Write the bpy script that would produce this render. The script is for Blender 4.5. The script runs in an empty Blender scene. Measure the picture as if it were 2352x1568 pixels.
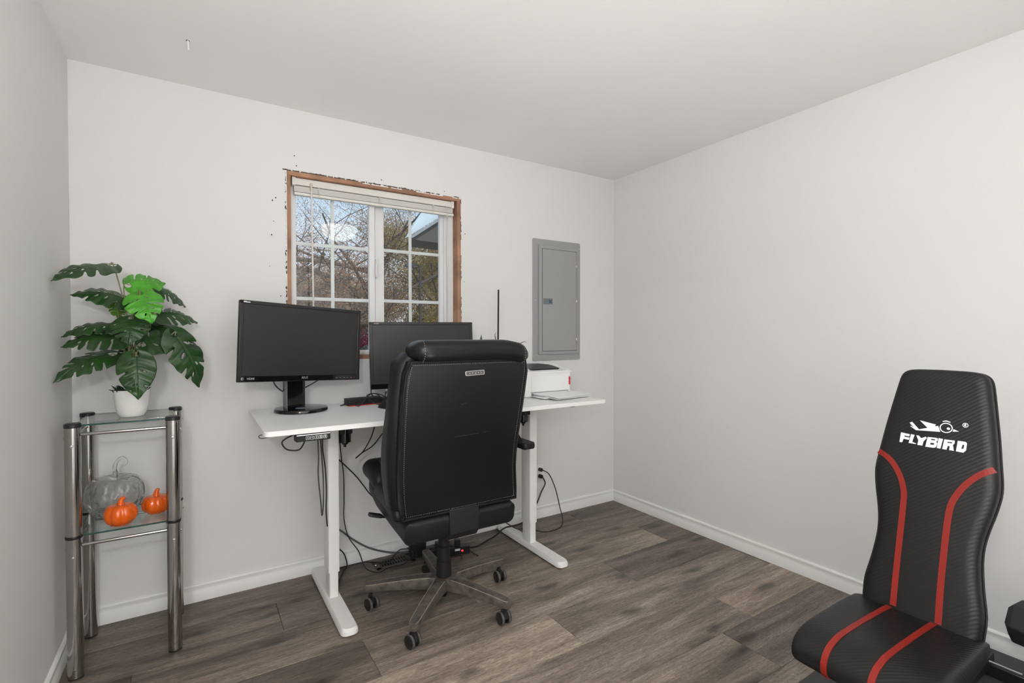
import bpy, bmesh, math, random
from mathutils import Vector, Matrix
PI = math.pi
R = math.radians
scene = bpy.context.scene
COL = scene.collection

# ---------------------------------------------------------------- camera
cam_data = bpy.data.cameras.new('camera')
cam_data.sensor_width = 36.0
cam_data.lens = 1145.0 * 36.0 / 2352.0
cam_data.clip_start = 0.05
cam_data.clip_end = 300
cam = bpy.data.objects.new('camera', cam_data)
COL.objects.link(cam)
yaw, pit, rol = 0.564932, -0.0150707, -0.0014414
fw = Vector((math.sin(yaw) * math.cos(pit), math.cos(yaw) * math.cos(pit), math.sin(pit)))
rt = Vector((math.cos(yaw), -math.sin(yaw), 0))
up = rt.cross(fw)
rt2 = math.cos(rol) * rt + math.sin(rol) * up
up2 = -math.sin(rol) * rt + math.cos(rol) * up
cm = Matrix((rt2, up2, -fw)).transposed().to_4x4()
cm.translation = Vector((0.45, -2.8048, 1.2729))
cam.matrix_world = cm
scene.camera = cam

# ---------------------------------------------------------------- view
scene.view_settings.view_transform = 'Standard'
scene.view_settings.look = 'None'
scene.view_settings.exposure = 0.0
scene.view_settings.gamma = 1.0
scene.view_settings.use_curve_mapping = False

# ---------------------------------------------------------------- sky
world = bpy.data.worlds.new('sky')
scene.world = world
world.use_nodes = True
wn, wl = world.node_tree.nodes, world.node_tree.links
wn.clear()
w_out = wn.new('ShaderNodeOutputWorld')
w_bg = wn.new('ShaderNodeBackground')
w_tc = wn.new('ShaderNodeTexCoord')
w_sep = wn.new('ShaderNodeSeparateXYZ')
w_ramp = wn.new('ShaderNodeValToRGB')
w_ramp.color_ramp.elements[0].position = 0.0
w_ramp.color_ramp.elements[0].color = (0.90, 0.94, 1.0, 1)
w_ramp.color_ramp.elements[1].position = 0.75
w_ramp.color_ramp.elements[1].color = (0.34, 0.56, 0.95, 1)
w_mid = w_ramp.color_ramp.elements.new(0.22)
w_mid.color = (0.66, 0.82, 1.0, 1)
w_bg.inputs['Strength'].default_value = 1.0
wl.new(w_tc.outputs['Generated'], w_sep.inputs[0])
wl.new(w_sep.outputs['Z'], w_ramp.inputs[0])
wl.new(w_ramp.outputs[0], w_bg.inputs['Color'])
wl.new(w_bg.outputs[0], w_out.inputs['Surface'])

# ---------------------------------------------------------------- lights
def add_light(name, kind, loc, energy, color=(1, 1, 1), aim=None, **kw):
    d = bpy.data.lights.new(name, kind)
    d.energy = energy
    d.color = color
    for k, v in kw.items():
        setattr(d, k, v)
    o = bpy.data.objects.new(name, d)
    COL.objects.link(o)
    o.location = loc
    if aim is not None:
        o.rotation_euler = (Vector(aim) - Vector(loc)).to_track_quat('-Z', 'Y').to_euler()
    return o

add_light('sun', 'SUN', (4, -20, 25), 2.6, (1.0, 0.95, 0.86), aim=(7, 10, 0), angle=0.01)
# the photographer's flash heads: one bounced off the wall behind the camera and one small direct one
add_light('bounce_flash', 'SPOT', (0.95, -2.35, 1.15), 200, (1.0, 1.0, 0.995), aim=(0.85, -3.55, 1.5), spot_size=R(155), spot_blend=0.9, shadow_soft_size=0.15)
add_light('ceiling_fill', 'SPOT', (1.35, -1.95, 0.65), 34, (1.0, 1.0, 0.995), aim=(1.4, -1.7, 2.44), spot_size=R(122), spot_blend=0.6, shadow_soft_size=0.15)  # added unseen spot aimed up, brightens the ceiling relative to the walls
add_light('direct_flash', 'POINT', (0.16, -2.88, 1.60), 38, (1.0, 0.995, 0.985), shadow_soft_size=0.06)

# ---------------------------------------------------------------- helpers
def node_mat(name):
    m = bpy.data.materials.new(name)
    m.use_nodes = True
    nt = m.node_tree
    return m, nt, nt.nodes, nt.links, nt.nodes['Principled BSDF']

def mat(name, color, rough=0.5, metal=0.0, bump=None, var=None, spec=None, coat=0.0, emit=None, coord='Object'):
    """bump=(scale, strength[, stretch]); var=(scale, amount) colour mottling"""
    m, nt, N, L, b = node_mat(name)
    b.inputs['Base Color'].default_value = (*color, 1)
    b.inputs['Roughness'].default_value = rough
    b.inputs['Metallic'].default_value = metal
    if spec is not None:
        b.inputs['Specular IOR Level'].default_value = spec
    if coat:
        b.inputs['Coat Weight'].default_value = coat
        b.inputs['Coat Roughness'].default_value = 0.1
    if emit:
        b.inputs['Emission Color'].default_value = (*emit[0], 1)
        b.inputs['Emission Strength'].default_value = emit[1]
    if bump or var:
        tc = N.new('ShaderNodeTexCoord')
    if bump:
        mp = N.new('ShaderNodeMapping')
        if len(bump) > 2:
            mp.inputs['Scale'].default_value = bump[2]
        nz = N.new('ShaderNodeTexNoise')
        nz.inputs['Scale'].default_value = bump[0]
        nz.inputs['Detail'].default_value = 3
        bp = N.new('ShaderNodeBump')
        bp.inputs['Strength'].default_value = bump[1]
        bp.inputs['Distance'].default_value = 0.004
        L.new(tc.outputs[coord], mp.inputs[0])
        L.new(mp.outputs[0], nz.inputs['Vector'])
        L.new(nz.outputs['Fac'], bp.inputs['Height'])
        L.new(bp.outputs[0], b.inputs['Normal'])
    if var:
        nz2 = N.new('ShaderNodeTexNoise')
        nz2.inputs['Scale'].default_value = var[0]
        nz2.inputs['Detail'].default_value = 4
        rp = N.new('ShaderNodeValToRGB')
        rp.color_ramp.elements[0].position = 0.3
        rp.color_ramp.elements[1].position = 0.7
        rp.color_ramp.elements[0].color = (*[c * (1 - var[1]) for c in color], 1)
        rp.color_ramp.elements[1].color = (*[min(1, c * (1 + var[1])) for c in color], 1)
        L.new(tc.outputs[coord], nz2.inputs['Vector'])
        L.new(nz2.outputs['Fac'], rp.inputs[0])
        L.new(rp.outputs[0], b.inputs['Base Color'])
    return m

def clear_glass(name, tint=(1, 1, 1), ior=1.45, refl_boost=1.0):
    m = bpy.data.materials.new(name)
    m.use_nodes = True
    nt = m.node_tree
    N, L = nt.nodes, nt.links
    N.clear()
    o = N.new('ShaderNodeOutputMaterial')
    mx = N.new('ShaderNodeMixShader')
    tr = N.new('ShaderNodeBsdfTransparent')
    tr.inputs[0].default_value = (*tint, 1)
    gl = N.new('ShaderNodeBsdfGlossy')
    gl.inputs['Roughness'].default_value = 0.0
    fr = N.new('ShaderNodeLayerWeight')          # Schlick reflectance, the same from both sides
    pw = N.new('ShaderNodeMath')
    pw.operation = 'POWER'
    pw.inputs[1].default_value = 5.0
    mu = N.new('ShaderNodeMath')
    mu.operation = 'MULTIPLY_ADD'
    f0 = ((ior - 1) / (ior + 1)) ** 2 * refl_boost
    mu.inputs[1].default_value = 1 - f0
    mu.inputs[2].default_value = f0
    L.new(fr.outputs['Facing'], pw.inputs[0])
    L.new(pw.outputs[0], mu.inputs[0])
    L.new(mu.outputs[0], mx.inputs[0])
    L.new(tr.outputs[0], mx.inputs[1])
    L.new(gl.outputs[0], mx.inputs[2])
    L.new(mx.outputs[0], o.inputs['Surface'])
    return m

def smooth_path(pts, k=5):
    P = [Vector(p) for p in pts]
    if len(P) < 3:
        return P
    out = []
    for i in range(len(P) - 1):
        p0 = P[i - 1] if i else P[0] * 2 - P[1]
        p1, p2 = P[i], P[i + 1]
        p3 = P[i + 2] if i + 2 < len(P) else P[-1] * 2 - P[-2]
        for j in range(k):
            t = j / k
            out.append(0.5 * ((2 * p1) + (p2 - p0) * t + (2 * p0 - 5 * p1 + 4 * p2 - p3) * t * t + (3 * p1 - p0 - 3 * p2 + p3) * t ** 3))
    out.append(P[-1])
    return out

def rrect(hx, hy, r, n=4, cx=0.0, cy=0.0):
    out = []
    for (sx, sy, a0) in ((1, 1, 0), (-1, 1, 90), (-1, -1, 180), (1, -1, 270)):
        for i in range(n + 1):
            a = R(a0 + 90.0 * i / n)
            out.append((cx + sx * (hx - r) + r * math.cos(a), cy + sy * (hy - r) + r * math.sin(a)))
    return out

class MB:
    """collects shapes that become ONE mesh object"""
    def __init__(self):
        self.v, self.f, self.mi = [], [], []
        self.slot = 0
    def add(self, vs, fs):
        o = len(self.v)
        self.v += [tuple(v) for v in vs]
        for f in fs:
            self.f.append([i + o for i in f])
            self.mi.append(self.slot)
        return self
    def box(self, x0, x1, y0, y1, z0, z1):
        v = [(x, y, z) for z in (z0, z1) for y in (y0, y1) for x in (x0, x1)]
        return self.add(v, [(0, 2, 3, 1), (4, 5, 7, 6), (0, 1, 5, 4), (2, 6, 7, 3), (0, 4, 6, 2), (1, 3, 7, 5)])
    def mbox(self, M, sx, sy, sz):
        v = [M @ Vector((x, y, z)) for z in (-sz / 2, sz / 2) for y in (-sy / 2, sy / 2) for x in (-sx / 2, sx / 2)]
        return self.add(v, [(0, 2, 3, 1), (4, 5, 7, 6), (0, 1, 5, 4), (2, 6, 7, 3), (0, 4, 6, 2), (1, 3, 7, 5)])
    def bar(self, p0, p1, w, h, upv=(0, 0, 1)):
        p0, p1 = Vector(p0), Vector(p1)
        d = (p1 - p0)
        x = d.normalized()
        y = Vector(upv).cross(x)
        if y.length < 1e-4:
            y = Vector((0, 1, 0)).cross(x)
        y.normalize()
        z = x.cross(y)
        M = Matrix((x, y, z)).transposed().to_4x4()
        M.translation = (p0 + p1) / 2
        return self.mbox(M, d.length, w, h)
    def loft(self, rings, cap=True, close=False):
        n = len(rings[0])
        vs = [p for r in rings for p in r]
        fs = []
        m = len(rings)
        for i in range(m if close else m - 1):
            a, b = i * n, ((i + 1) % m) * n
            for j in range(n):
                k = (j + 1) % n
                fs.append((a + j, a + k, b + k, b + j))
        if cap and not close:
            fs.append(tuple(range(n - 1, -1, -1)))
            fs.append(tuple((m - 1) * n + j for j in range(n)))
        return self.add(vs, fs)
    def tube(self, path, r, n=8, cap=True):
        P = [Vector(p) for p in path]
        rad = r if isinstance(r, (list, tuple)) else [r] * len(P)
        rings = []
        ref = None
        for i, p in enumerate(P):
            t = (P[min(i + 1, len(P) - 1)] - P[max(i - 1, 0)])
            if t.length < 1e-9:
                t = Vector((0, 0, 1))
            t.normalize()
            if ref is None:
                ref = Vector((0, 0, 1)) if abs(t.z) < 0.9 else Vector((1, 0, 0))
            u = ref - t * ref.dot(t)
            if u.length < 1e-5:
                u = t.orthogonal()
            u.normalize()
            ref = u
            w = t.cross(u)
            rings.append([p + (u * math.cos(2 * PI * j / n) + w * math.sin(2 * PI * j / n)) * rad[i] for j in range(n)])
        return self.loft(rings, cap)
    def cyl(self, p0, p1, r0, r1=None, n=20):
        return self.tube([p0, p1], [r0, r0 if r1 is None else r1], n)
    def lathe(self, prof, n=32, c=(0, 0, 0), M=None, wob=None, cap=True):
        rings = []
        c = Vector(c)
        for (r, z) in prof:
            ring = []
            for j in range(n):
                a = 2 * PI * j / n
                rr = r * (wob(a, r, z) if wob else 1)
                p = Vector((rr * math.cos(a), rr * math.sin(a), z))
                ring.append((M @ p) if M else p + c)
            rings.append(ring)
        return self.loft(rings, cap)
    def prism(self, loops, fn, d):
        """flat outline(s) (first outer, then holes) mapped by fn(u, v, depth) and given thickness d"""
        bm = bmesh.new()
        edges = []
        base = []
        for lp in loops:
            vs = [bm.verts.new((p[0], p[1], 0)) for p in lp]
            base.append(len(vs))
            edges += [bm.edges.new((vs[i], vs[(i + 1) % len(vs)])) for i in range(len(vs))]
        bmesh.ops.triangle_fill(bm, use_beauty=True, use_dissolve=False, edges=edges, normal=(0, 0, 1))
        bm.verts.index_update()
        co = [(v.co.x, v.co.y) for v in bm.verts]
        tri = [[v.index for v in f.verts] for f in bm.faces]
        n = len(co)
        vs = [fn(u, v, d) for u, v in co] + [fn(u, v, 0) for u, v in co]
        fs = [tuple(t) for t in tri] + [tuple(i + n for i in reversed(t)) for t in tri]
        s = 0
        for k in base:
            for i in range(k):
                a, b = s + i, s + (i + 1) % k
                fs.append((a, a + n, b + n, b))
            s += k
        bm.free()
        return self.add(vs, fs)
    def sphere(self, c, r, n=12, sx=1, sy=1, sz=1):
        c = Vector(c)
        prof = [(math.sin(PI * i / n) * r, -math.cos(PI * i / n) * r) for i in range(1, n)]
        rings = [[c + Vector((q[0] * math.cos(2 * PI * j / (2 * n)) * sx, q[0] * math.sin(2 * PI * j / (2 * n)) * sy, q[1] * sz)) for j in range(2 * n)] for q in prof]
        return self.loft(rings)
    def build(self, name, m, parent=None, bevel=0.0, seg=2, smooth=True, angle=38, subsurf=0, local=False, recalc=True):
        me = bpy.data.meshes.new(name)
        me.from_pydata(self.v, [], self.f)
        mats = m if isinstance(m, (list, tuple)) else [m]
        for x in mats:
            me.materials.append(x)
        if len(mats) > 1:
            me.polygons.foreach_set('material_index', self.mi)
        bm = bmesh.new()
        bm.from_mesh(me)
        if recalc:
            bmesh.ops.recalc_face_normals(bm, faces=bm.faces)
        if smooth:
            lim = R(angle)
            for f in bm.faces:
                f.smooth = True
            for e in bm.edges:
                if len(e.link_faces) == 2 and e.calc_face_angle(0) > lim:
                    e.smooth = False
        bm.to_mesh(me)
        bm.free()
        o = bpy.data.objects.new(name, me)
        COL.objects.link(o)
        if parent is not None:
            if not local:
                me.transform(world_of(parent).inverted())
            o.parent = parent
        if bevel:
            b = o.modifiers.new('bevel', 'BEVEL')
            b.width = bevel
            b.segments = seg
            b.limit_method = 'ANGLE'
            b.angle_limit = R(40)
            b.harden_normals = False
        if subsurf:
            s = o.modifiers.new('subsurf', 'SUBSURF')
            s.levels = s.render_levels = subsurf
        return o

def world_of(o):
    M = o.matrix_basis.copy()
    p = o.parent
    while p:
        M = p.matrix_basis @ M
        p = p.parent
    return M

def tag(o, label, cat, group=None):
    o['label'] = label
    o['category'] = cat
    if group:
        o['group'] = group
    return o

def thing(name, label, cat, loc=(0, 0, 0), rz=0.0, group=None):
    o = bpy.data.objects.new(name, None)
    o.empty_display_size = 0.1
    COL.objects.link(o)
    o.location = loc
    o.rotation_euler = (0, 0, rz)
    return tag(o, label, cat, group)

def struct(o):
    o['kind'] = 'structure'
    return o

def recentre(o):
    """put a single-mesh thing's origin at its base centre"""
    me = o.data
    xs = [v.co for v in me.vertices]
    c = Vector(((min(p.x for p in xs) + max(p.x for p in xs)) / 2, (min(p.y for p in xs) + max(p.y for p in xs)) / 2, min(p.z for p in xs)))
    me.transform(Matrix.Translation(-c))
    o.location = c
    return o

def text_mesh(body, size, offset=0.0):
    cu = bpy.data.curves.new('lettering', 'FONT')
    cu.body = body
    cu.size = size
    cu.align_x = 'CENTER'
    cu.align_y = 'CENTER'
    cu.offset = offset
    cu.resolution_u = 3
    ob = bpy.data.objects.new('lettering', cu)
    COL.objects.link(ob)
    dg = bpy.context.evaluated_depsgraph_get()
    me = bpy.data.meshes.new_from_object(ob.evaluated_get(dg))
    vs = [tuple(v.co) for v in me.vertices]
    fs = [tuple(p.vertices) for p in me.polygons]
    bpy.data.objects.remove(ob)
    bpy.data.curves.remove(cu)
    bpy.data.meshes.remove(me)
    return vs, fs

# ---------------------------------------------------------------- materials
M_WALL = mat('wall paint', (0.765, 0.754, 0.744), 0.75, bump=(60, 0.05), var=(1.5, 0.012))
M_CEIL = mat('ceiling paint', (0.868, 0.860, 0.845), 0.85, bump=(80, 0.06), var=(1.2, 0.015))
M_TRIM = mat('white trim paint', (0.84, 0.835, 0.82), 0.4)
M_VINYL = mat('white vinyl', (0.80, 0.80, 0.795), 0.4)
M_BLIND = mat('ivory blind vinyl', (0.74, 0.72, 0.67), 0.45)
M_CORD = mat('ivory cord', (0.76, 0.74, 0.68), 0.8)
M_BEIGE = mat('beige wand', (0.66, 0.58, 0.45), 0.5)
M_RAW = mat('raw jamb wood', (0.36, 0.19, 0.115), 0.7, bump=(40, 0.4, (1, 1, 1)), var=(9, 0.35))
M_CHIP = mat('torn caulk', (0.075, 0.055, 0.045), 0.9, var=(30, 0.6))
M_CHIPW = mat('chipped paint flake', (0.82, 0.81, 0.79), 0.8)
M_PANE = clear_glass('window glass', (0.97, 0.985, 0.98), 1.45, 0.9)
M_GREY = mat('grey enamel', (0.345, 0.343, 0.338), 0.45, bump=(300, 0.04))
M_GREYD = mat('dark grey latch', (0.16, 0.165, 0.17), 0.4)
M_BLUE = mat('blue latch tab', (0.05, 0.09, 0.15), 0.4)
M_STEEL = mat('bright steel', (0.72, 0.71, 0.70), 0.25, 1.0)
M_CHROME = mat('chrome', (0.45, 0.44, 0.425), 0.10, 1.0)
M_BLACK = mat('black plastic', (0.014, 0.014, 0.014), 0.35)
M_BLACKM = mat('matte black plastic', (0.013, 0.013, 0.013), 0.55, spec=0.3)
M_GLOSS = mat('glossy black plastic', (0.006, 0.006, 0.006), 0.08)
M_SCREEN = mat('switched off screen', (0.016, 0.016, 0.0145), 0.38)
M_CABLE = mat('black cable', (0.012, 0.012, 0.012), 0.5)
M_CABLEG = mat('grey cable', (0.10, 0.10, 0.10), 0.5)
M_DESK = mat('white laminate', (0.88, 0.872, 0.858), 0.35)
M_DESKLEG = mat('white powder coat', (0.84, 0.832, 0.818), 0.45)
M_PRINT = mat('white printer plastic', (0.80, 0.80, 0.79), 0.45)
M_PAPER = mat('white paper', (0.86, 0.86, 0.855), 0.8)
M_RED = mat('red plastic', (0.55, 0.015, 0.025), 0.35)
M_WHITEP = mat('white print', (0.85, 0.85, 0.84), 0.5)
M_GREYP = mat('grey print', (0.27, 0.27, 0.27), 0.5)
M_LEATHER = mat('black leather', (0.008, 0.008, 0.0085), 0.33, bump=(420, 0.08), spec=0.30)
M_LEATHER2 = mat('matte black leather', (0.010, 0.010, 0.0105), 0.45, bump=(380, 0.10), spec=0.28)
M_THREAD = mat('white stitching', (0.30, 0.29, 0.275), 0.8)
M_RUBBER = mat('black rubber', (0.012, 0.012, 0.012), 0.7)
M_TYRE = mat('scuffed caster tread', (0.10, 0.097, 0.093), 0.8, var=(90, 0.5))
M_FOAM = mat('dark grey foam mat', (0.060, 0.058, 0.056), 0.85, bump=(500, 0.35))
M_POT = mat('white ceramic', (0.84, 0.83, 0.81), 0.3)
M_PUMP = mat('glazed orange ceramic', (0.80, 0.115, 0.0), 0.16, coat=0.4)
M_SOIL = mat('dark moss', (0.012, 0.022, 0.012), 0.9)
M_STEM = mat('pale green stem', (0.20, 0.19, 0.085), 0.5)
M_VENT = mat('brown vent metal', (0.10, 0.088, 0.075), 0.45, 0.5)
M_OUTLET = mat('outlet plate', (0.80, 0.79, 0.76), 0.4)
M_HOLE = mat('dark slot', (0.004, 0.004, 0.004), 0.9)
M_LED = mat('red indicator', (0.4, 0.0, 0.0), 0.3, emit=((1.0, 0.03, 0.05), 2.0))
M_STRIPE = mat('red vinyl stripe', (0.235, 0.016, 0.010), 0.45, spec=0.3)
M_FRAME = mat('black steel frame', (0.012, 0.012, 0.012), 0.35)

def wood_floor():
    m, nt, N, L, b = node_mat('grey brown oak plank')
    tc = N.new('ShaderNodeTexCoord')
    oi = N.new('ShaderNodeObjectInfo')
    mul = N.new('ShaderNodeVectorMath'); mul.operation = 'SCALE'
    comb = N.new('ShaderNodeCombineXYZ')
    for i in range(3):
        L.new(oi.outputs['Random'], comb.inputs[i])
    mul.inputs['Scale'].default_value = 57.0
    L.new(comb.outputs[0], mul.inputs[0])
    addv = N.new('ShaderNodeVectorMath'); addv.operation = 'ADD'
    L.new(tc.outputs['Object'], addv.inputs[0])
    L.new(mul.outputs[0], addv.inputs[1])
    def noise(scale, st, detail, dist=0.0, rough=0.55):
        mp = N.new('ShaderNodeMapping')
        mp.inputs['Scale'].default_value = st
        n = N.new('ShaderNodeTexNoise')
        n.inputs['Scale'].default_value = scale
        n.inputs['Detail'].default_value = detail
        n.inputs['Distortion'].default_value = dist
        n.inputs['Roughness'].default_value = rough
        L.new(addv.outputs[0], mp.inputs[0])
        L.new(mp.outputs[0], n.inputs['Vector'])
        return n
    broad = noise(1.5, (0.9, 7.5, 1), 5, 0.5)
    fine = noise(10, (1.0, 13, 1), 8, 0.5, 0.75)
    pores = noise(55, (1.0, 6.5, 1), 3, 0.2, 0.6)
    r1 = N.new('ShaderNodeValToRGB')
    r1.color_ramp.elements[0].position = 0.30
    r1.color_ramp.elements[0].color = (0.095, 0.077, 0.064, 1)
    r1.color_ramp.elements[1].position = 0.72
    r1.color_ramp.elements[1].color = (0.325, 0.277, 0.232, 1)
    mid = r1.color_ramp.elements.new(0.5)
    mid.color = (0.202, 0.167, 0.139, 1)
    L.new(broad.outputs['Fac'], r1.inputs[0])
    r2 = N.new('ShaderNodeValToRGB')
    r2.color_ramp.elements[0].position = 0.33
    r2.color_ramp.elements[0].color = (0.50, 0.48, 0.46, 1)
    r2.color_ramp.elements[1].position = 0.66
    r2.color_ramp.elements[1].color = (1.45, 1.44, 1.42, 1)
    L.new(fine.outputs['Fac'], r2.inputs[0])
    mx = N.new('ShaderNodeMix'); mx.data_type = 'RGBA'; mx.blend_type = 'MULTIPLY'
    mx.inputs['Factor'].default_value = 0.85
    L.new(r1.outputs[0], mx.inputs[6]); L.new(r2.outputs[0], mx.inputs[7])
    rp = N.new('ShaderNodeValToRGB')
    rp.color_ramp.elements[0].position = 0.36
    rp.color_ramp.elements[0].color = (0.55, 0.53, 0.51, 1)
    rp.color_ramp.elements[1].position = 0.52
    rp.color_ramp.elements[1].color = (1.08, 1.08, 1.08, 1)
    L.new(pores.outputs['Fac'], rp.inputs[0])
    mp_ = N.new('ShaderNodeMix'); mp_.data_type = 'RGBA'; mp_.blend_type = 'MULTIPLY'
    mp_.inputs['Factor'].default_value = 0.75
    L.new(mx.outputs[2], mp_.inputs[6]); L.new(rp.outputs[0], mp_.inputs[7])
    # rings around sparse knots
    vm = N.new('ShaderNodeMapping'); vm.inputs['Scale'].default_value = (1.5, 4.6, 0.0)
    L.new(addv.outputs[0], vm.inputs[0])
    vo = N.new('ShaderNodeTexVoronoi'); vo.inputs['Scale'].default_value = 1.05
    vo.voronoi_dimensions = '2D'; vo.inputs['Randomness'].default_value = 1.0
    wob = N.new('ShaderNodeTexNoise'); wob.inputs['Scale'].default_value = 9
    L.new(addv.outputs[0], wob.inputs['Vector'])
    wv = N.new('ShaderNodeVectorMath'); wv.operation = 'MULTIPLY_ADD'
    wv.inputs[1].default_value = (0.22, 0.22, 0)
    L.new(wob.outputs['Color'], wv.inputs[0]); L.new(vm.outputs[0], wv.inputs[2])
    L.new(wv.outputs[0], vo.inputs['Vector'])
    kr = N.new('ShaderNodeValToRGB')
    kr.color_ramp.elements[0].position = 0.02
    kr.color_ramp.elements[0].color = (0.16, 0.14, 0.13, 1)
    kr.color_ramp.elements[1].position = 0.17
    kr.color_ramp.elements[1].color = (1, 1, 1, 1)
    L.new(vo.outputs['Distance'], kr.inputs[0])
    mk = N.new('ShaderNodeMix'); mk.data_type = 'RGBA'; mk.blend_type = 'MULTIPLY'
    mk.inputs['Factor'].default_value = 0.8
    L.new(mp_.outputs[2], mk.inputs[6]); L.new(kr.outputs[0], mk.inputs[7])
    # cathedral grain lines
    gd = N.new('ShaderNodeMath'); gd.operation = 'MULTIPLY_ADD'; gd.inputs[1].default_value = 60; gd.inputs[2].default_value = 0
    L.new(vo.outputs['Distance'], gd.inputs[0])
    sn = N.new('ShaderNodeMath'); sn.operation = 'SINE'; L.new(gd.outputs[0], sn.inputs[0])
    gr = N.new('ShaderNodeMapRange'); gr.inputs[1].default_value = 0.6; gr.inputs[2].default_value = 1.0
    gr.inputs[3].default_value = 1.0; gr.inputs[4].default_value = 1.22
    L.new(sn.outputs[0], gr.inputs[0])
    mg = N.new('ShaderNodeMix'); mg.data_type = 'RGBA'; mg.blend_type = 'MULTIPLY'; mg.inputs['Factor'].default_value = 0.55
    L.new(mk.outputs[2], mg.inputs[6]); L.new(gr.outputs[0], mg.inputs[7])
    # tone of the individual plank
    mo = N.new('ShaderNodeMix'); mo.data_type = 'RGBA'; mo.blend_type = 'MULTIPLY'; mo.inputs['Factor'].default_value = 1.0
    L.new(mg.outputs[2], mo.inputs[6]); L.new(oi.outputs['Color'], mo.inputs[7])
    L.new(mo.outputs[2], b.inputs['Base Color'])
    b.inputs['Roughness'].default_value = 0.42
    b.inputs['Specular IOR Level'].default_value = 0.35
    bp = N.new('ShaderNodeBump'); bp.inputs['Strength'].default_value = 0.25; bp.inputs['Distance'].default_value = 0.002
    L.new(fine.outputs['Fac'], bp.inputs['Height']); L.new(bp.outputs[0], b.inputs['Normal'])
    return m
M_FLOOR = wood_floor()

def weathered_wood():
    m = mat('weathered grey wood', (0.090, 0.078, 0.068), 0.45, bump=(60, 0.3, (1, 1, 1)), var=(34, 0.5))
    return m
M_BASEWOOD = weathered_wood()
M_WORN = mat('worn bare edge', (0.30, 0.25, 0.215), 0.5, var=(40, 0.35))

def carbon_vinyl():
    m, nt, N, L, b = node_mat('ribbed black vinyl')
    b.inputs['Base Color'].default_value = (0.0085, 0.0082, 0.0082, 1)
    b.inputs['Roughness'].default_value = 0.42
    b.inputs['Specular IOR Level'].default_value = 0.34
    tc = N.new('ShaderNodeTexCoord')
    w = N.new('ShaderNodeTexWave')
    w.wave_type = 'BANDS'; w.bands_direction = 'DIAGONAL'
    w.inputs['Scale'].default_value = 42
    w.inputs['Distortion'].default_value = 0.6
    w.inputs['Detail'].default_value = 1
    L.new(tc.outputs['Object'], w.inputs['Vector'])
    bp = N.new('ShaderNodeBump'); bp.inputs['Strength'].default_value = 0.16; bp.inputs['Distance'].default_value = 0.002
    L.new(w.outputs['Fac'], bp.inputs['Height'])
    L.new(bp.outputs[0], b.inputs['Normal'])
    return m
M_CARBON = carbon_vinyl()

# ---------------------------------------------------------------- room shell
W, H, YF = 3.147, 2.44, -3.55          # width, height, wall behind the camera
TH = 0.14
OX0, OX1, OZ0, OZ1 = 0.853, 1.849, 1.135, 2.118   # rough window opening
mb = MB()
mb.box(-0.1, OX0, 0, TH, -0.1, H + 0.1).box(OX1, W + 0.1, 0, TH, -0.1, H + 0.1)
mb.box(OX0, OX1, 0, TH, -0.1, OZ0).box(OX0, OX1, 0, TH, OZ1, H + 0.1)
wall_back = struct(mb.build('wall_back', M_WALL, smooth=False))
wall_left = struct(MB().box(-0.12, 0, YF, 0, -0.1, H + 0.1).build('wall_left', M_WALL, smooth=False))
wall_right = struct(MB().box(W, W + 0.12, YF, 0, -0.1, H + 0.1).build('wall_right', M_WALL, smooth=False))
wall_front = struct(MB().box(-0.12, W + 0.12, YF - 0.12, YF, -0.1, H + 0.1).build('wall_front', M_WALL, smooth=False))
ceiling = struct(MB().box(0, W, YF, 0, H, H + 0.1).build('ceiling', M_CEIL, smooth=False))
# short pull-cord stub hanging out of its hole in the ceiling
mb = MB(); mb.lathe([(0.009, 0), (0.009, 0.0015), (0.004, 0.0015)], 12, (0.434, -0.432, H - 0.0015))
hook = tag(recentre(MB().add(mb.v, mb.f).cyl((0.434, -0.432, H - 0.001), (0.436, -0.437, H - 0.042), 0.0035, n=8).build('ceiling_stub', M_TRIM)), 'small white stub hanging out of a hole in the ceiling', 'hook')
struct_hole = MB().cyl((0.4335, -0.431, H - 0.0022), (0.4335, -0.431, H - 0.0016), 0.0065, n=10).build('hole', M_HOLE, hook)

# flush ceiling lamp behind the camera's view, the one mirrored in the window glass
lampf = thing('ceiling_lamp', 'round white bowl ceiling lamp mirrored in the window glass', 'lamp', (1.75, -2.54, H))
MB().lathe([(.185, 0), (.190, -.004), (.190, -.022), (.178, -.026)], 40, (1.75, -2.54, H)).build('lamp_rim', M_TRIM, lampf)
MB().lathe([(.180, -.020), (.178, -.060), (.160, -.105), (.125, -.140), (.075, -.162), (.03, -.170), (.002, -.171)], 40, (1.75, -2.54, H)).build('lamp_diffuser', mat('lit frosted diffuser', (.8, .8, .8), .5, emit=((1.0, .99, .97), 7.0)), lampf)

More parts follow.
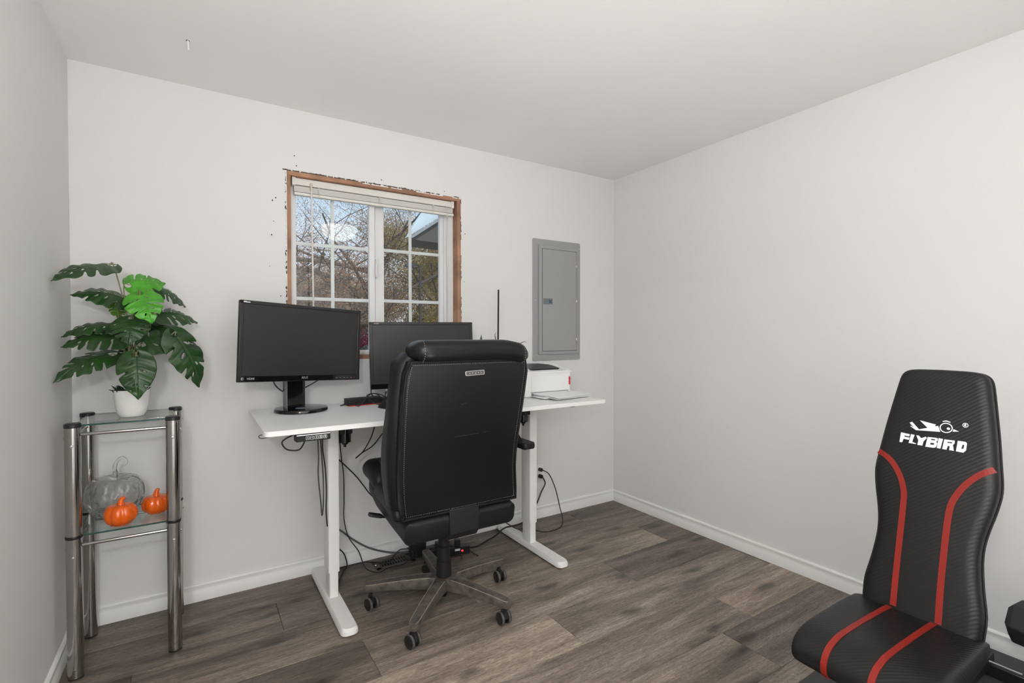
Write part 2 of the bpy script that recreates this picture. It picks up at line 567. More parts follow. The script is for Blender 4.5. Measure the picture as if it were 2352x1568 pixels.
# floor: subfloor with planks laid across the room
floor = struct(MB().box(0, W, YF, 0, -0.03, -0.009).build('floor', M_HOLE, smooth=False))
PW, PL, Y0 = 0.256, 1.332, 0.03
rows = {0: (2.66, {1: .80, 2: .78, 3: .82}), 1: (0.758, {}), 2: (2.90, {}), 3: (2.355, {}), 4: (1.787, {}), 5: (2.553, {})}
tones = {(0, 0): .70, (0, 1): .74, (0, 2): .80, (1, 0): .82, (1, 1): .72, (1, 2): .92, (2, 0): .80, (2, 1): .95, (2, 2): 1.30, (2, 3): .80,
         (3, 0): .66, (3, 1): 1.22, (3, 2): .74, (4, 0): 1.2, (4, 1): 1.38, (4, 2): 1.02, (5, 0): .66, (5, 1): 1.0, (5, 2): 1.3}
rng = random.Random(5)
planks = {}
r = 0
while True:
    y1 = Y0 - PW * r
    y0 = y1 - PW
    if y1 < YF:
        break
    ya, yb = max(y0, YF + 0.003), min(y1, -0.003)
    start = rows[r][0] if r in rows else rng.uniform(0, PL)
    while start > 0.02:
        start -= PL
    k = 0
    x = start
    while x < W - 0.02:
        xa, xb = max(x, 0.004), min(x + PL, W - 0.004)
        if xb - xa > 0.02 and yb - ya > 0.02:
            L_, D_ = round(xb - xa, 3), round(yb - ya, 3)
            g = 0.0006
            key = (L_, D_)
            if key not in planks:
                c = 0.0012
                hx, hy = L_ / 2 - g, D_ / 2 - g
                pm = MB()
                rings = [[(sx * hx, sy * hy, z) for sx, sy in ((1, 1), (-1, 1), (-1, -1), (1, -1))] for z in (-0.009, -c)]
                rings.append([(sx * (hx - c), sy * (hy - c), 0.0) for sx, sy in ((1, 1), (-1, 1), (-1, -1), (1, -1))])
                pm.loft(rings)
                o = pm.build('floor_plank', M_FLOOR, floor, smooth=False, local=True)
                planks[key] = o.data
            else:
                o = bpy.data.objects.new('floor_plank', planks[key])
                COL.objects.link(o)
                o.parent = floor
            o.location = ((xa + xb) / 2, (ya + yb) / 2, 0)
            t = tones.get((r, k), rng.uniform(0.72, 1.25))
            o.color = (t * rng.uniform(.98, 1.02), t, t * rng.uniform(.97, 1.02), 1)
            k += 1
        x += PL
    r += 1

# baseboards
prof = [(0, 0), (.014, 0), (.0145, .046), (.011, .054), (.0105, .064), (.0125, .069), (.0125, .076), (.009, .081), (.004, .083), (0, .083)]
def baseboard(name, pts, flip):
    mb = MB()
    rings = []
    for (p, nrm) in pts:
        rings.append([(p[0] + nrm[0] * d, p[1] + nrm[1] * d, z) for d, z in prof])
    mb.loft(rings)
    return struct(mb.build(name, M_TRIM, angle=25))
baseboard('baseboard_back', [((0, 0), (1, -1)), ((W, 0), (-1, -1))], 0)
baseboard('baseboard_right', [((W, 0), (-1, -1)), ((W, YF), (-1, 1))], 0)
baseboard('baseboard_left', [((0, YF), (1, 1)), ((0, 0), (1, -1))], 0)
baseboard('baseboard_front', [((W, YF), (-1, 1)), ((0, YF), (1, 1))], 0)

# ---------------------------------------------------------------- window
win = bpy.data.objects.new('window_1', None)
COL.objects.link(win)
win.location = ((OX0 + OX1) / 2, 0.07, OZ0)
struct(win)
win['label'] = 'white vinyl sliding window with grilles in a bare wooden jamb'
JT = 0.022
MB().box(OX0, OX1, -0.004, TH - 0.02, OZ1 - JT, OZ1).build('jamb_head', M_RAW, win, bevel=0.001)
MB().box(OX0, OX1, -0.004, TH - 0.02, OZ0, OZ0 + JT).build('jamb_sill', M_RAW, win, bevel=0.001)
MB().box(OX0, OX0 + 0.018, -0.004, TH - 0.02, OZ0 + JT, OZ1 - JT).build('jamb_side', M_RAW, win, bevel=0.001)
MB().box(OX1 - 0.024, OX1, -0.004, TH - 0.02, OZ0 + JT, OZ1 - JT).build('jamb_side', M_RAW, win, bevel=0.001)
# vinyl outer frame
FX0, FX1, FZ0, FZ1 = OX0 + 0.018, OX1 - 0.024, OZ0 + JT, OZ1 - JT
mb = MB()
fy0, fy1 = 0.058, 0.135
mb.box(FX0, FX0 + 0.026, fy0, fy1, FZ0, FZ1).box(FX1 - 0.034, FX1, fy0, fy1, FZ0, FZ1)
mb.box(FX0, FX1, fy0, fy1, FZ0, FZ0 + 0.018).box(FX0, FX1, fy0, fy1, FZ1 - 0.03, FZ1)
mb.box(FX1 - 0.05, FX1 - 0.034, 0.085, fy1, FZ0, FZ1)
mb.build('frame', M_VINYL, win, bevel=0.002)
def sash(gx0, gx1, y0, y1, sl, sr, gz0, gz1, vx, hz):
    mb = MB()
    a, b = gz0 - 0.022, gz1 + 0.035
    mb.box(gx0 - sl, gx0, y0, y1, a, b).box(gx1, gx1 + sr, y0, y1, a, b)
    mb.box(gx0 - sl, gx1 + sr, y0, y1, a, gz0).box(gx0 - sl, gx1 + sr, y0, y1, gz1, b)
    s = mb.build('sash', M_VINYL, win, bevel=0.003)
    ym = (y0 + y1) / 2
    MB().box(gx0 - .004, gx1 + .004, ym - 0.009, ym - 0.006, gz0 - .004, gz1 + .004).build('pane', M_PANE, s, smooth=False)
    MB().box(vx - 0.0095, vx + 0.0095, ym - 0.003, ym + 0.004, gz0, gz1).build('grille_bar', M_VINYL, s, bevel=0.002)
    for z in hz:
        MB().box(gx0, gx1, ym - 0.0035, ym + 0.0045, z - 0.0095, z + 0.0095).build('grille_bar', M_VINYL, s, bevel=0.002)
    return s
GZ0, GZ1 = 1.182, 2.045
sash(0.906, 1.297, 0.066, 0.094, 0.03, 0.033, GZ0, GZ1, 1.096, (1.466, 1.761))
sash(1.394, 1.752, 0.098, 0.126, 0.055, 0.03, GZ0, GZ1, 1.561, (1.471, 1.771))
MB().tube(smooth_path([(1.334, 0.066, 1.60), (1.334, 0.048, 1.605), (1.330, 0.044, 1.64), (1.334, 0.044, 1.675), (1.337, 0.05, 1.70), (1.337, 0.066, 1.702)]), 0.006, 8).build('sash_pull', M_VINYL, win)
# torn paint and caulk line around the rough opening (ragged, a couple of millimetres proud)
def ragged(name, m, segs, w, seed, amp, d=0.0022):
    rg = random.Random(seed)
    mb = MB()
    for (a, b, nrm) in segs:
        a, b, nrm = Vector(a), Vector(b), Vector(nrm)
        n = int((b - a).length / 0.008)
        t = 0
        while t < n:
            ln = rg.randint(2, 9)
            e = min(n, t + ln)
            if rg.random() < 0.78:
                up_, lo = [], []
                for i in range(t, e + 1):
                    p = a + (b - a) * (i / n)
                    up_.append(p + nrm * (w * rg.uniform(0.4, 1.0) + (rg.random() ** 4) * amp))
                    lo.append(p - nrm * w * 0.25)
                for q in range(len(up_) - 1):
                    f = [lo[q], lo[q + 1], up_[q + 1], up_[q]]
                    mb.add([(p.x, -0.0002, p.z) for p in f] + [(p.x, -d, p.z) for p in f], [(0, 1, 2, 3), (4, 7, 6, 5), (0, 4, 5, 1), (1, 5, 6, 2), (2, 6, 7, 3), (3, 7, 4, 0)])
            t = e + rg.randint(0, 2)
    return mb.build(name, m, win, smooth=False)
ragged('torn_caulk', M_CHIP, [((OX0 - .02, 0, OZ1 + .002), (OX1 + .004, 0, OZ1 + .002), (0, 0, 1))], 0.004, 3, 0.004)
ragged('torn_caulk', M_CHIP, [((OX0 - .003, 0, OZ0), (OX0 - .003, 0, OZ1), (-1, 0, 0))], 0.003, 4, 0.006)
ragged('torn_caulk', M_CHIP, [((OX1 + .002, 0, OZ0), (OX1 + .002, 0, OZ1), (1, 0, 0)), ((OX0, 0, OZ0 - .001), (OX1, 0, OZ0 - .001), (0, 0, -1))], 0.0015, 5, 0.003)
ragged('paint_flake', M_CHIPW, [((OX0 - .002, 0, OZ0), (OX0 - .002, 0, OZ1), (-1, 0, 0)), ((OX0 + .3, 0, OZ1 - .006), (OX1, 0, OZ1 - .006), (0, 0, 1))], 0.004, 9, 0.008, 0.0058)
rg = random.Random(2)
mb = MB()
for (x, z) in [(.80, 1.97), (.785, 1.955), (.79, 1.85), (.77, 1.62), (.78, 1.78), (.90, 2.15), (1.35, 2.15), (1.74, 2.145), (.82, 1.47), (.89, 2.20), (1.88, 1.9), (1.875, 1.6)]:
    mb.cyl((x, 0.0005, z), (x, -0.0012, z), rg.uniform(.002, .0038), n=7)
mb.build('nail_hole', M_CHIP, win)

# raised mini blind
bl = thing('window_blind', 'ivory mini blind raised to the top of the window', 'blind', (1.345, 0.035, 2.0))
BX0, BX1 = 0.880, 1.812
MB().box(BX0 + .012, BX1 - .012, 0.018, 0.052, 2.058, 2.094).build('headrail', M_BLIND, bl, bevel=0.003)
for x in (BX0, BX1 - 0.018):
    MB().box(x, x + 0.018, 0.012, 0.055, 2.054, 2.0955).build('end_bracket', M_BLIND, bl, bevel=0.002)
slat_me = None
for i in range(14):
    z = 2.025 + i * 0.0022
    if slat_me is None:
        mb = MB()
        rings = []
        for x in (-0.458, 0.458):
            rings.append([(x, y, 0.0012 * (1 - (y / 0.0125) ** 2) - h) for y, h in ((-.0125, 0), (-.006, 0), (0, 0), (.006, 0), (.0125, 0), (.0125, .0017), (.006, .0017), (0, .0017), (-.006, .0017), (-.0125, .0017))])
        mb.loft(rings)
        o = mb.build('slat', M_BLIND, bl, local=True)
        slat_me = o.data
    else:
        o = bpy.data.objects.new('slat', slat_me)
        COL.objects.link(o)
        o.parent = bl
    o.location = (rg.uniform(-.001, .001) + 0.004, rg.uniform(-.001, .001), z - 2.0)
MB().loft([[(x, 0.035 + a, 2.014 + b) for a, b in rrect(0.0135, 0.008, 0.005)] for x in (0.893, 1.812)]).build('bottom_rail', M_BLIND, bl)
for x in (1.015, 1.345, 1.675):
    mb = MB()
    for i in range(7):
        z = 2.056 - i * 0.006
        mb.tube(smooth_path([(x - .006, 0.0205, z), (x - .002, 0.016, z - .003), (x + .004, 0.018, z - .002), (x + .007, 0.0205, z - .006)], 3), 0.0011, 5)
    mb.cyl((x, 0.02, 2.06), (x, 0.018, 2.004), 0.0012, n=5)
    mb.build('ladder_cord', M_CORD, bl)
mb = MB()
mb.cyl((0.975, 0.012, 2.035), (0.982, 0.012, 1.30), 0.0045, n=8)
wand = mb.build('tilt_wand', M_BLIND, bl)
MB().cyl((0.974, 0.014, 2.067), (0.975, 0.012, 2.033), 0.0055, n=8).sphere((0.974, 0.012, 2.066), .008, 6).build('wand_hook', M_BEIGE, wand)
MB().tube(smooth_path([(1.765, 0.03, 2.06), (1.765, 0.014, 2.05), (1.766, 0.013, 1.9), (1.768, 0.013, 1.6), (1.768, 0.013, 1.35)]), 0.0014, 5).tube(smooth_path([(1.758, 0.03, 2.06), (1.758, 0.013, 2.05), (1.760, 0.013, 1.9), (1.766, 0.012, 1.6), (1.767, 0.013, 1.35)]), 0.0014, 5).sphere((1.7675, 0.013, 1.345), 0.006, 6).build('lift_cord', M_CORD, bl)

# ---------------------------------------------------------------- electrical panel
ep = thing('electrical_panel', 'tall grey metal breaker panel on the back wall', 'panel', (2.602, 0, 1.087))
PX0, PX1, PZ0, PZ1 = 2.392, 2.812, 1.087, 1.927
def plate(mb, x0, x1, z0, z1, y0, y1, r, inset=0.0):
    cx, cz, hx, hz = (x0 + x1) / 2, (z0 + z1) / 2, (x1 - x0) / 2, (z1 - z0) / 2
    rings = [[(x, y0, z) for x, z in rrect(hx, hz, r, 4, cx, cz)], [(x, y1 + min(.002, inset), z) for x, z in rrect(hx, hz, r, 4, cx, cz)]]
    if inset:
        rings.append([(x, y1, z) for x, z in rrect(hx - inset, hz - inset, max(r - inset, .001), 4, cx, cz)])
    mb.loft(rings)
    return mb
plate(MB(), PX0, PX1, PZ0, PZ1, 0.0, -0.006, 0.012, 0.002).build('cover', M_GREY, ep, angle=20)
plate(MB(), 2.437, 2.782, 1.132, 1.882, -0.006, -0.020, 0.004, 0.008).build('raised_border', M_GREY, ep, angle=20)
door = plate(MB(), 2.463, 2.762, 1.155, 1.858, -0.0195, -0.0235, 0.008, 0.0015).build('panel_door', M_GREY, ep, angle=20)
mb = MB()
for (x0, x1, z0, z1) in ((2.4595, 2.4632, 1.152, 1.861), (2.762, 2.7655, 1.152, 1.861), (2.4595, 2.7655, 1.1515, 1.1552), (2.4595, 2.7655, 1.858, 1.8612)):
    mb.box(x0, x1, -0.0206, -0.0195, z0, z1)
mb.build('door_gap', mat('shadow gap grey', (0.10, 0.10, 0.10), 0.7), ep, smooth=False)
lt = MB().box(2.468, 2.548, -0.0265, -0.0225, 1.478, 1.518).build('latch', M_GREYD, door, bevel=0.002)
MB().box(2.515, 2.536, -0.0285, -0.026, 1.487, 1.508).build('latch_tab', M_BLUE, ep, bevel=0.001)
for x, z in ((2.415, 1.885), (2.415, 1.505), (2.415, 1.128), (2.797, 1.885), (2.797, 1.505), (2.797, 1.128)):
    MB().lathe([(0.0065, 0), (0.0065, .001), (0.005, .0035), (0.002, .0045)], 12, M=Matrix.Translation((x, -0.006, z)) @ Matrix.Rotation(PI / 2, 4, 'X')).build('screw', M_STEEL, ep)
for z in (1.755, 1.507, 1.235):
    MB().box(2.757, 2.768, -0.0255, -0.0225, z - .008, z + .008).build('hinge', M_STEEL, ep, bevel=0.001)

# wall outlet
ot = thing('wall_outlet', 'ivory duplex outlet on the back wall beside the desk leg', 'outlet', (2.446, 0, 0.257))
plate(MB(), 2.411, 2.481, 0.257, 0.373, 0, -0.006, 0.004, 0.003).build('cover_plate', M_OUTLET, ot)
for z in (0.338, 0.292):
    s = plate(MB(), 2.428, 2.464, z - .014, z + .014, -0.006, -0.008, 0.009, 0.001).build('socket', M_OUTLET, ot)
    mb = MB()
    mb.box(2.438, 2.440, -0.0084, -0.0078, z - .003, z + .006).box(2.452, 2.454, -0.0084, -0.0078, z - .003, z + .006)
    mb.build('slot', M_HOLE, s, smooth=False)

# floor register
vt = thing('floor_vent', 'brown metal floor register by the back baseboard', 'vent', (1.375, -0.11, 0.0))
vx0, vx1, vy0, vy1 = 1.262, 1.482, -0.168, -0.055
mb = MB()
mb.box(vx0, vx0 + .028, vy0, vy1, 0, .005).box(vx1 - .028, vx1, vy0, vy1, 0, .005).box(vx0, vx1, vy0, vy0 + .022, 0, .005).box(vx0, vx1, vy1 - .022, vy1, 0, .005)
mb.build('vent_frame', M_VENT, vt, bevel=0.0015)
MB().box(vx0 + .02, vx1 - .02, vy0 + .015, vy1 - .015, 0.0002, .0012).build('vent_throat', M_HOLE, vt, smooth=False)
for i in range(11):
    x = vx0 + .034 + i * (vx1 - vx0 - .068) / 10
    MB().box(x - .0022, x + .0022, vy0 + .021, vy1 - .021, .001, .0048).build('vent_bar', M_VENT, vt)
mb = MB(); mb.box(vx0 + .027, vx1 - .027, -.113, -.109, .001, .0046); mb.build('vent_bar', M_VENT, vt)
for x in (vx0 + .01, vx1 - .01):
    MB().lathe([(.004, 0), (.003, .002), (.001, .0025)], 8, (x, -.11, .005)).build('screw', M_STEEL, vt)

def xf(mb, M):
    mb.v = [tuple(M @ Vector(v)) for v in mb.v]
    return mb

# ---------------------------------------------------------------- standing desk
DX0, DX1, DY0, DY1, DZ = 0.665, 2.420, -0.705, -0.030, 0.900
desk = thing('standing_desk', 'white height-adjustable desk under the window', 'desk', (1.54, -0.36, 0))
dcx, dcy, dhx, dhy = (DX0 + DX1) / 2, (DY0 + DY1) / 2, (DX1 - DX0) / 2, (DY1 - DY0) / 2
mb = MB()
mb.loft([[(x, y, z) for x, y in rrect(dhx - i, dhy - i, 0.022, 5, dcx, dcy)] for i, z in ((.0015, DZ - .021), (0, DZ - .0195), (0, DZ - .0015), (.0015, DZ))])
mb.build('desktop', M_DESK, desk, angle=30)
for cx in (0.988, 2.127):
    # foot with rounded front end
    ft = []
    for (hw, z) in ((.037, .008), (.0365, .024), (.030, .036)):
        pts = []
        for (x, y) in rrect(hw, 0.335 - (.037 - hw), 0.028, 5, cx, -0.355):
            pts.append((x, y, z))
        ft.append(pts)
    foot = MB().loft(ft).build('foot', M_DESKLEG, desk, angle=30)
    for y in (-0.655, -0.06):
        MB().lathe([(.022, 0), (.024, .009)], 14, (cx, y, 0)).build('foot_pad', M_RUBBER, foot)
    MB().loft([[(x, y, z) for x, y in rrect(.0205, .043, .006, 3, cx, -.3475)] for z in (.034, .30)]).build('lower_tube', M_DESKLEG, desk, angle=30)
    MB().loft([[(x, y, z) for x, y in rrect(.0255, .0475, .006, 3, cx, -.3475)] for z in (.155, .845)]).build('upper_tube', M_DESKLEG, desk, angle=30)
    MB().box(cx - .024, cx + .024, -.56, -.08, .856, .8785).build('side_bracket', M_DESKLEG, desk, bevel=.004)
    MB().box(cx + (.0255 if cx < 1.5 else -.0875), cx + (.0875 if cx < 1.5 else -.0255), -.40, -.30, .800, .8785).build('gearbox', M_BLACKM, desk, bevel=.004)
mb = MB().box(1.08, 2.04, -.33, -.295, .858, .8785).box(1.08, 2.04, -.275, -.24, .858, .8785)
mb.build('cross_beam', M_DESKLEG, desk, bevel=.003)
MB().box(1.25, 1.62, -.28, -.18, .845, .8785).build('control_box', M_BLACKM, desk, bevel=.004)
# black motor hanging beside the left column
mo = MB()
mo.lathe([(.0, .0), (.006, 0), (.007, .012), (.014, .014), (.015, .022), (.028, .024), (.029, .09), (.026, .125)], 22, (1.046, -.372, .735))
mo.build('lift_motor', M_GLOSS, desk)
mo = MB(); mo.lathe([(.0, .0), (.006, 0), (.007, .012), (.014, .014), (.015, .022), (.028, .024), (.029, .09), (.026, .125)], 22, (2.069, -.372, .735))
mo.build('lift_motor', M_GLOSS, desk)
MB().lathe([(.018, 0), (.02, .004), (.02, .008)], 12, (2.20, -.66, .8705)).build('cable_hook', M_GREYD, desk)
MB().tube(smooth_path([(.672, -.62, .878), (.655, -.625, .874), (.66, -.66, .870), (.70, -.67, .876)]), .0025, 6).build('cable_hook', M_GREYD, desk)
# control keypad under the front edge
KM = Matrix.Translation((.842, -.703, .8645)) @ Matrix.Rotation(R(-3), 4, 'X')
kp = xf(MB().box(-.065, .065, -.006, .05, -.0155, .0135), KM).build('keypad', M_BLACKM, desk, bevel=.003)
xf(MB().box(-.063, .063, -.0075, -.005, .0085, .0115), KM).build('keypad_trim', M_STEEL, kp)
mb = MB()
for i, ch in enumerate('^v123'):
    cx = -.022 + i * .0165
    ring_o, ring_i = rrect(.0068, .0068, .002, 3, cx, -.003), rrect(.0057, .0057, .0014, 3, cx, -.003)
    n = len(ring_o)
    mb.add([(x, -.0066, z) for x, z in ring_o] + [(x, -.0066, z) for x, z in ring_i], [(j, (j + 1) % n, n + (j + 1) % n, n + j) for j in range(n)])
    if ch in '123':
        vs, fs = text_mesh(ch, .0115, .0004)
        mb.add([(v[0] + cx, -.0066, v[1] - .003) for v in vs], fs)
    else:
        s = 1 if ch == '^' else -1
        mb.add([(cx - .0036, -.0066, -.003 - .0022 * s), (cx, -.0066, -.003 + .0028 * s), (cx + .0036, -.0066, -.003 - .0022 * s), (cx + .0022, -.0066, -.003 - .0022 * s), (cx, -.0066, -.003 + .0008 * s), (cx - .0022, -.0066, -.003 - .0022 * s)], [(0, 1, 4, 5), (1, 2, 3, 4)])
xf(mb, KM).build('key_lettering', M_WHITEP, kp, smooth=False)

# ---------------------------------------------------------------- monitors
def monitor(label, base, neck, M, w, h, marks, bez=(.017, .016, .030)):
    t = thing('monitor', label, 'monitor', (base[0], base[1], DZ), 0, 'monitors on the desk')
    bs, bt, bb = bez
    hw, hh = w / 2, h / 2
    mb = MB()
    for r0 in ((-hw, -hw + bs, -hh, hh), (hw - bs, hw, -hh, hh), (-hw, hw, hh - bt, hh), (-hw, hw, -hh, -hh + bb)):
        mb.box(r0[0], r0[1], 0, .022, r0[2], r0[3])
    bezel = xf(mb, M).build('bezel', M_BLACK, t, bevel=.0025)
    # glossy chin and lower side flare
    mb = MB().box(-hw + .001, hw - .001, -.0022, .002, -hh + .001, -hh + bb - .002)
    xf(mb, M).build('chin', M_GLOSS, bezel, bevel=.0015)
    xf(MB().box(-hw + bs - .002, hw - bs + .002, .0035, .012, -hh + bb - .002, hh - bt + .002), M).build('screen', M_SCREEN, t, smooth=False)
    bk = [[(x * k, y, z * k2) for x, z in rrect(hw, hh, .012, 3)] for k, k2, y in ((1, 1, .016), (.985, .975, .028), (.80, .78, .042), (.45, .5, .058))]
    xf(MB().loft(bk), M).build('back_housing', M_BLACKM, t, angle=50)
    for (txt, x, z, sz, mt, off) in marks:
        vs, fs = text_mesh(txt, sz, off)
        mb = MB().add([(v[0] + x, -.0030 if z < 0 else -.0006, v[1] + z) for v in vs], fs)
        xf(mb, M).build('lettering', mt, bezel, smooth=False, recalc=False)
    mb = MB()
    for i in range(5):
        mb.box(hw - .135 + i * .02, hw - .127 + i * .02, -.0034, -.002, -hh + .012, -hh + .0135)
    xf(mb, M).build('button_mark', M_GREYP, bezel)
    xf(MB().box(hw - .034, hw - .030, -.0036, -.002, -hh + .012, -hh + .014), M).build('power_mark', M_RED, bezel)
    # stand
    nx, ny, rz = neck
    NM = Matrix.Translation((nx, ny, 0)) @ Matrix.Rotation(rz, 4, 'Z')
    c = M @ Vector((0, .05, -.05))
    nk = xf(MB().loft([[(x, y, z) for x, y in rrect(.046, .022, .005, 3)] for z in (DZ + .018, c.z + .03)]), NM).build('neck', M_GLOSS, t)
    xf(MB().box(-.0462, -.0425, -.0227, .0, DZ + .02, c.z), NM).build('neck_trim', M_GREYD, nk)
    MB().lathe([(.118, 0), (.122, .003), (.122, .012), (.118, .0175), (.09, .0195), (0.001, .0205)], 56, (base[0], base[1], DZ)).build('foot_disc', M_GLOSS, t)
    return t
def mmat(c, yw, tl, ro):
    return Matrix.Translation(c) @ Matrix.Rotation(R(yw), 4, 'Z') @ Matrix.Rotation(R(-tl), 4, 'X') @ Matrix.Rotation(R(-ro), 4, 'Y')
mon_a = monitor('black monitor turned left, on the desk by the plant stand side', (.881, -.205), (.850, -.195, R(15)), mmat((.889, -.278, 1.2305), 17.3, 1.3, -2.8), .592, .358,
        [('HDMI', -.245, -.164, .013, M_GREYP, .0003), ('ASUS', .0, -.163, .014, M_GREYP, .0003)])
M1 = mmat((.889, -.278, 1.2305), 17.3, 1.3, -2.8)
bz = [c for c in mon_a.children if c.name.startswith('bezel')][0]
xf(MB().box(-.283, -.255, -.0006, .0, .169, .1725).box(-.281, -.27, -.0006, 0, .1735, .1752), M1).build('sticker', M_WHITEP, bz, smooth=False)
mb = MB().box(-.285, -.275, -.0032, -.0022, -.1695, -.1580)
xf(mb, M1).build('port_mark', M_GREYP, bz, smooth=False)
xf(MB().box(-.2795, -.277, -.0036, -.0024, -.167, -.1605), M1).build('port_mark', M_GLOSS, bz, smooth=False)
mon_b = monitor('black monitor facing the room, half hidden behind the office chair', (1.50, -.19), (1.50, -.19, R(-5)), mmat((1.496, -.262, 1.163), -5.6, 3.0, .4), .575, .351,
        [('HDMI', -.252, .1665, .010, M_GREYP, .0002), ('ASUS', .0, -.160, .014, M_GREYP, .0003)])
# sticker on the first monitor's foot
MB().lathe([(.001, 0), (.030, 0), (.030, .0006), (.001, .0006)], 24, (.875, -.255, DZ + .0203)).build('logo_decal', mat('grey blue decal', (.16, .18, .21), .3), mon_a)

# ---------------------------------------------------------------- dock, cables and small things on the desk
dk = thing('docking_station', 'black docking station with a red underside beside the round monitor foot', 'dock', (1.20, -.145, DZ), R(7))
mb = MB(); mb.loft([[(x, y, z) for x, y in rrect(.0935, .037, .006, 3)] for z in (.004, .034, .036)]); mb.build('case', M_BLACKM, dk, local=True, bevel=.001)
MB().box(-.088, .088, -.0385, .033, 0, .0045).build('red_base', M_RED, dk, local=True, bevel=.001)
mb = MB()
for i in range(4):
    mb.box(-.06 + i * .028, -.046 + i * .028, -.0378, -.0365, .014, .020)
mb.build('port', M_HOLE, dk, local=True)
def cable(label, pts, r, m=M_CABLE, name='cable', k=6, ends=()):
    o = MB().tube(smooth_path(pts, k), r, 7).build(name, m)
    recentre(o)
    for (p0, p1, rr, mm, nm) in ends:
        MB().cyl(p0, p1, rr, n=10).build(nm, mm, o)
    return tag(o, label, 'cable')
cable('thin black cable lying looped over the docking station', [(1.139, -.215, .906), (1.162, -.215, .906), (1.207, -.19, .944), (1.242, -.17, .957), (1.288, -.17, .947), (1.324, -.175, .925), (1.355, -.20, .903)], .0028)
cable('black USB cable with a bare plug end in front of the docking station', [(1.317, -.165, .905), (1.29, -.175, .93), (1.259, -.17, .955), (1.220, -.175, .955), (1.206, -.195, .944), (1.235, -.225, .912), (1.263, -.235, .9055)], .0028,
      ends=[((1.258, -.234, .906), (1.292, -.240, .906), .0055, M_BLACK, 'plug_grip'), ((1.292, -.240, .906), (1.302, -.242, .906), .0042, M_STEEL, 'plug_tip')])
cable('black cable hanging from the left edge of the half-hidden monitor', [(1.235, -.20, 1.06), (1.226, -.20, 1.0), (1.228, -.19, .96), (1.246, -.17, .942)], .003)
cable('black cable standing up with a white connector near the docking station', [(1.36, -.21, .906), (1.33, -.20, .91), (1.302, -.19, .925), (1.305, -.19, .955)], .0028,
      ends=[((1.3045, -.19, .953), (1.308, -.19, .968), .005, M_BLACK, 'plug_grip'), ((1.308, -.19, .968), (1.312, -.19, .980), .0045, M_WHITEP, 'plug_tip')])
pa = thing('power_adapter', 'small black power adapter on the desk behind the chair', 'adapter', (1.336, -.13, DZ), R(4))
mb = MB(); mb.loft([[(x, y, z) for x, y in rrect(.036, .024, .006, 3)] for z in (0, .030)]); mb.build('case', M_BLACK, pa, local=True, bevel=.002)
MB().box(-.03, .03, -.0246, -.0238, .010, .018).build('rating_label', M_GREYD, pa, local=True)
ms = thing('computer_mouse', 'black computer mouse half hidden left of the chair back', 'mouse', (1.262, -.34, DZ), R(20))
mb = MB()
rings = []
for t in range(9):
    a = t / 8
    y = -.052 + .104 * a
    wd = .030 * math.sqrt(max(.05, 1 - (2 * a - 1) ** 4))
    ht = .034 * math.sqrt(max(.06, 1 - (2 * a - .9) ** 2 / 1.3))
    rings.append([(wd * math.cos(PI * i / 10), y, ht * math.sin(PI * i / 10)) for i in range(11)])
mb.loft(rings); mb.build('shell', M_BLACKM, ms, local=True)
MB().cyl((-.003, .030, .0285), (.003, .030, .0285), .008, n=12).build('wheel', M_RUBBER, ms, local=True)
cable('black video cable drooping below the left monitor on its left side', [(.752, -.20, 1.08), (.765, -.19, 1.035), (.793, -.18, 1.003), (.828, -.175, .985)], .003)
cable('black power cable running from the left monitor to its stand on the right side', [(.985, -.20, 1.06), (.94, -.185, 1.030), (.905, -.175, 1.010), (.885, -.17, 1.0)], .003)
cable('short black cord lying on the desk at the left end of the docking station', [(1.118, -.125, .910), (1.105, -.13, .905), (1.09, -.14, .9032), (1.08, -.148, .9032)], .0032)

# printer
pr = thing('printer', 'small white laser printer at the right end of the desk', 'printer', (2.235, -.27, DZ))
PX0_, PX1_, PY0, PY1 = 2.062, 2.405, -.405, -.135
mb = MB()
mb.loft([[(x, y, z) for x, y in rrect((PX1_ - PX0_) / 2 - i, (PY1 - PY0) / 2 - i, .018, 4, (PX0_ + PX1_) / 2, (PY0 + PY1) / 2)] for i, z in ((.003, DZ + .002), (0, DZ + .006), (0, DZ + .138))])
mb.build('body', M_PRINT, pr, angle=30)
# top lid: rises to the back, with a scooped black output tray
def topz(y, x):
    t = (y - PY0) / (PY1 - PY0)
    return DZ + .150 + .045 * math.sin(min(1, t * 1.25) * PI / 2)
mb = MB()
nx_, ny_ = 16, 12
grid = []
for j in range(ny_ + 1):
    row = []
    for i in range(nx_ + 1):
        x = PX0_ - .002 + (PX1_ - PX0_ + .004) * i / nx_
        y = PY0 - .003 + (PY1 - PY0 + .004) * j / ny_
        z = topz(y, x)
        ex = min(i, nx_ - i) / nx_
        if ex < .12:
            z -= .006 * (1 - ex / .12) ** 2
        if .18 < i / nx_ < .86 and j >= 2:
            u = (i / nx_ - .18) / .68
            z -= .034 * math.sin(PI * max(0, min(1, u))) ** .5 * (1 - .35 * (j - 2) / (ny_ - 2))
        row.append((x, y, z))
    grid.append(row)
vs = [p for r_ in grid for p in r_]
nn = nx_ + 1
fs = [(j * nn + i, j * nn + i + 1, (j + 1) * nn + i + 1, (j + 1) * nn + i) for j in range(ny_) for i in range(nx_)]
o_ = len(vs)
per = [i for i in range(nn)] + [j * nn + nx_ for j in range(1, ny_ + 1)] + [ny_ * nn + i for i in range(nx_ - 1, -1, -1)] + [j * nn for j in range(ny_ - 1, 0, -1)]
vs += [(vs[i][0], vs[i][1], DZ + .139) for i in per]
q = len(per)
fs += [(per[i], per[(i + 1) % q], o_ + (i + 1) % q, o_ + i) for i in range(q)] + [tuple(range(o_, o_ + q))]
mb.add(vs, fs); mb.build('top_lid', M_PRINT, pr, angle=50)
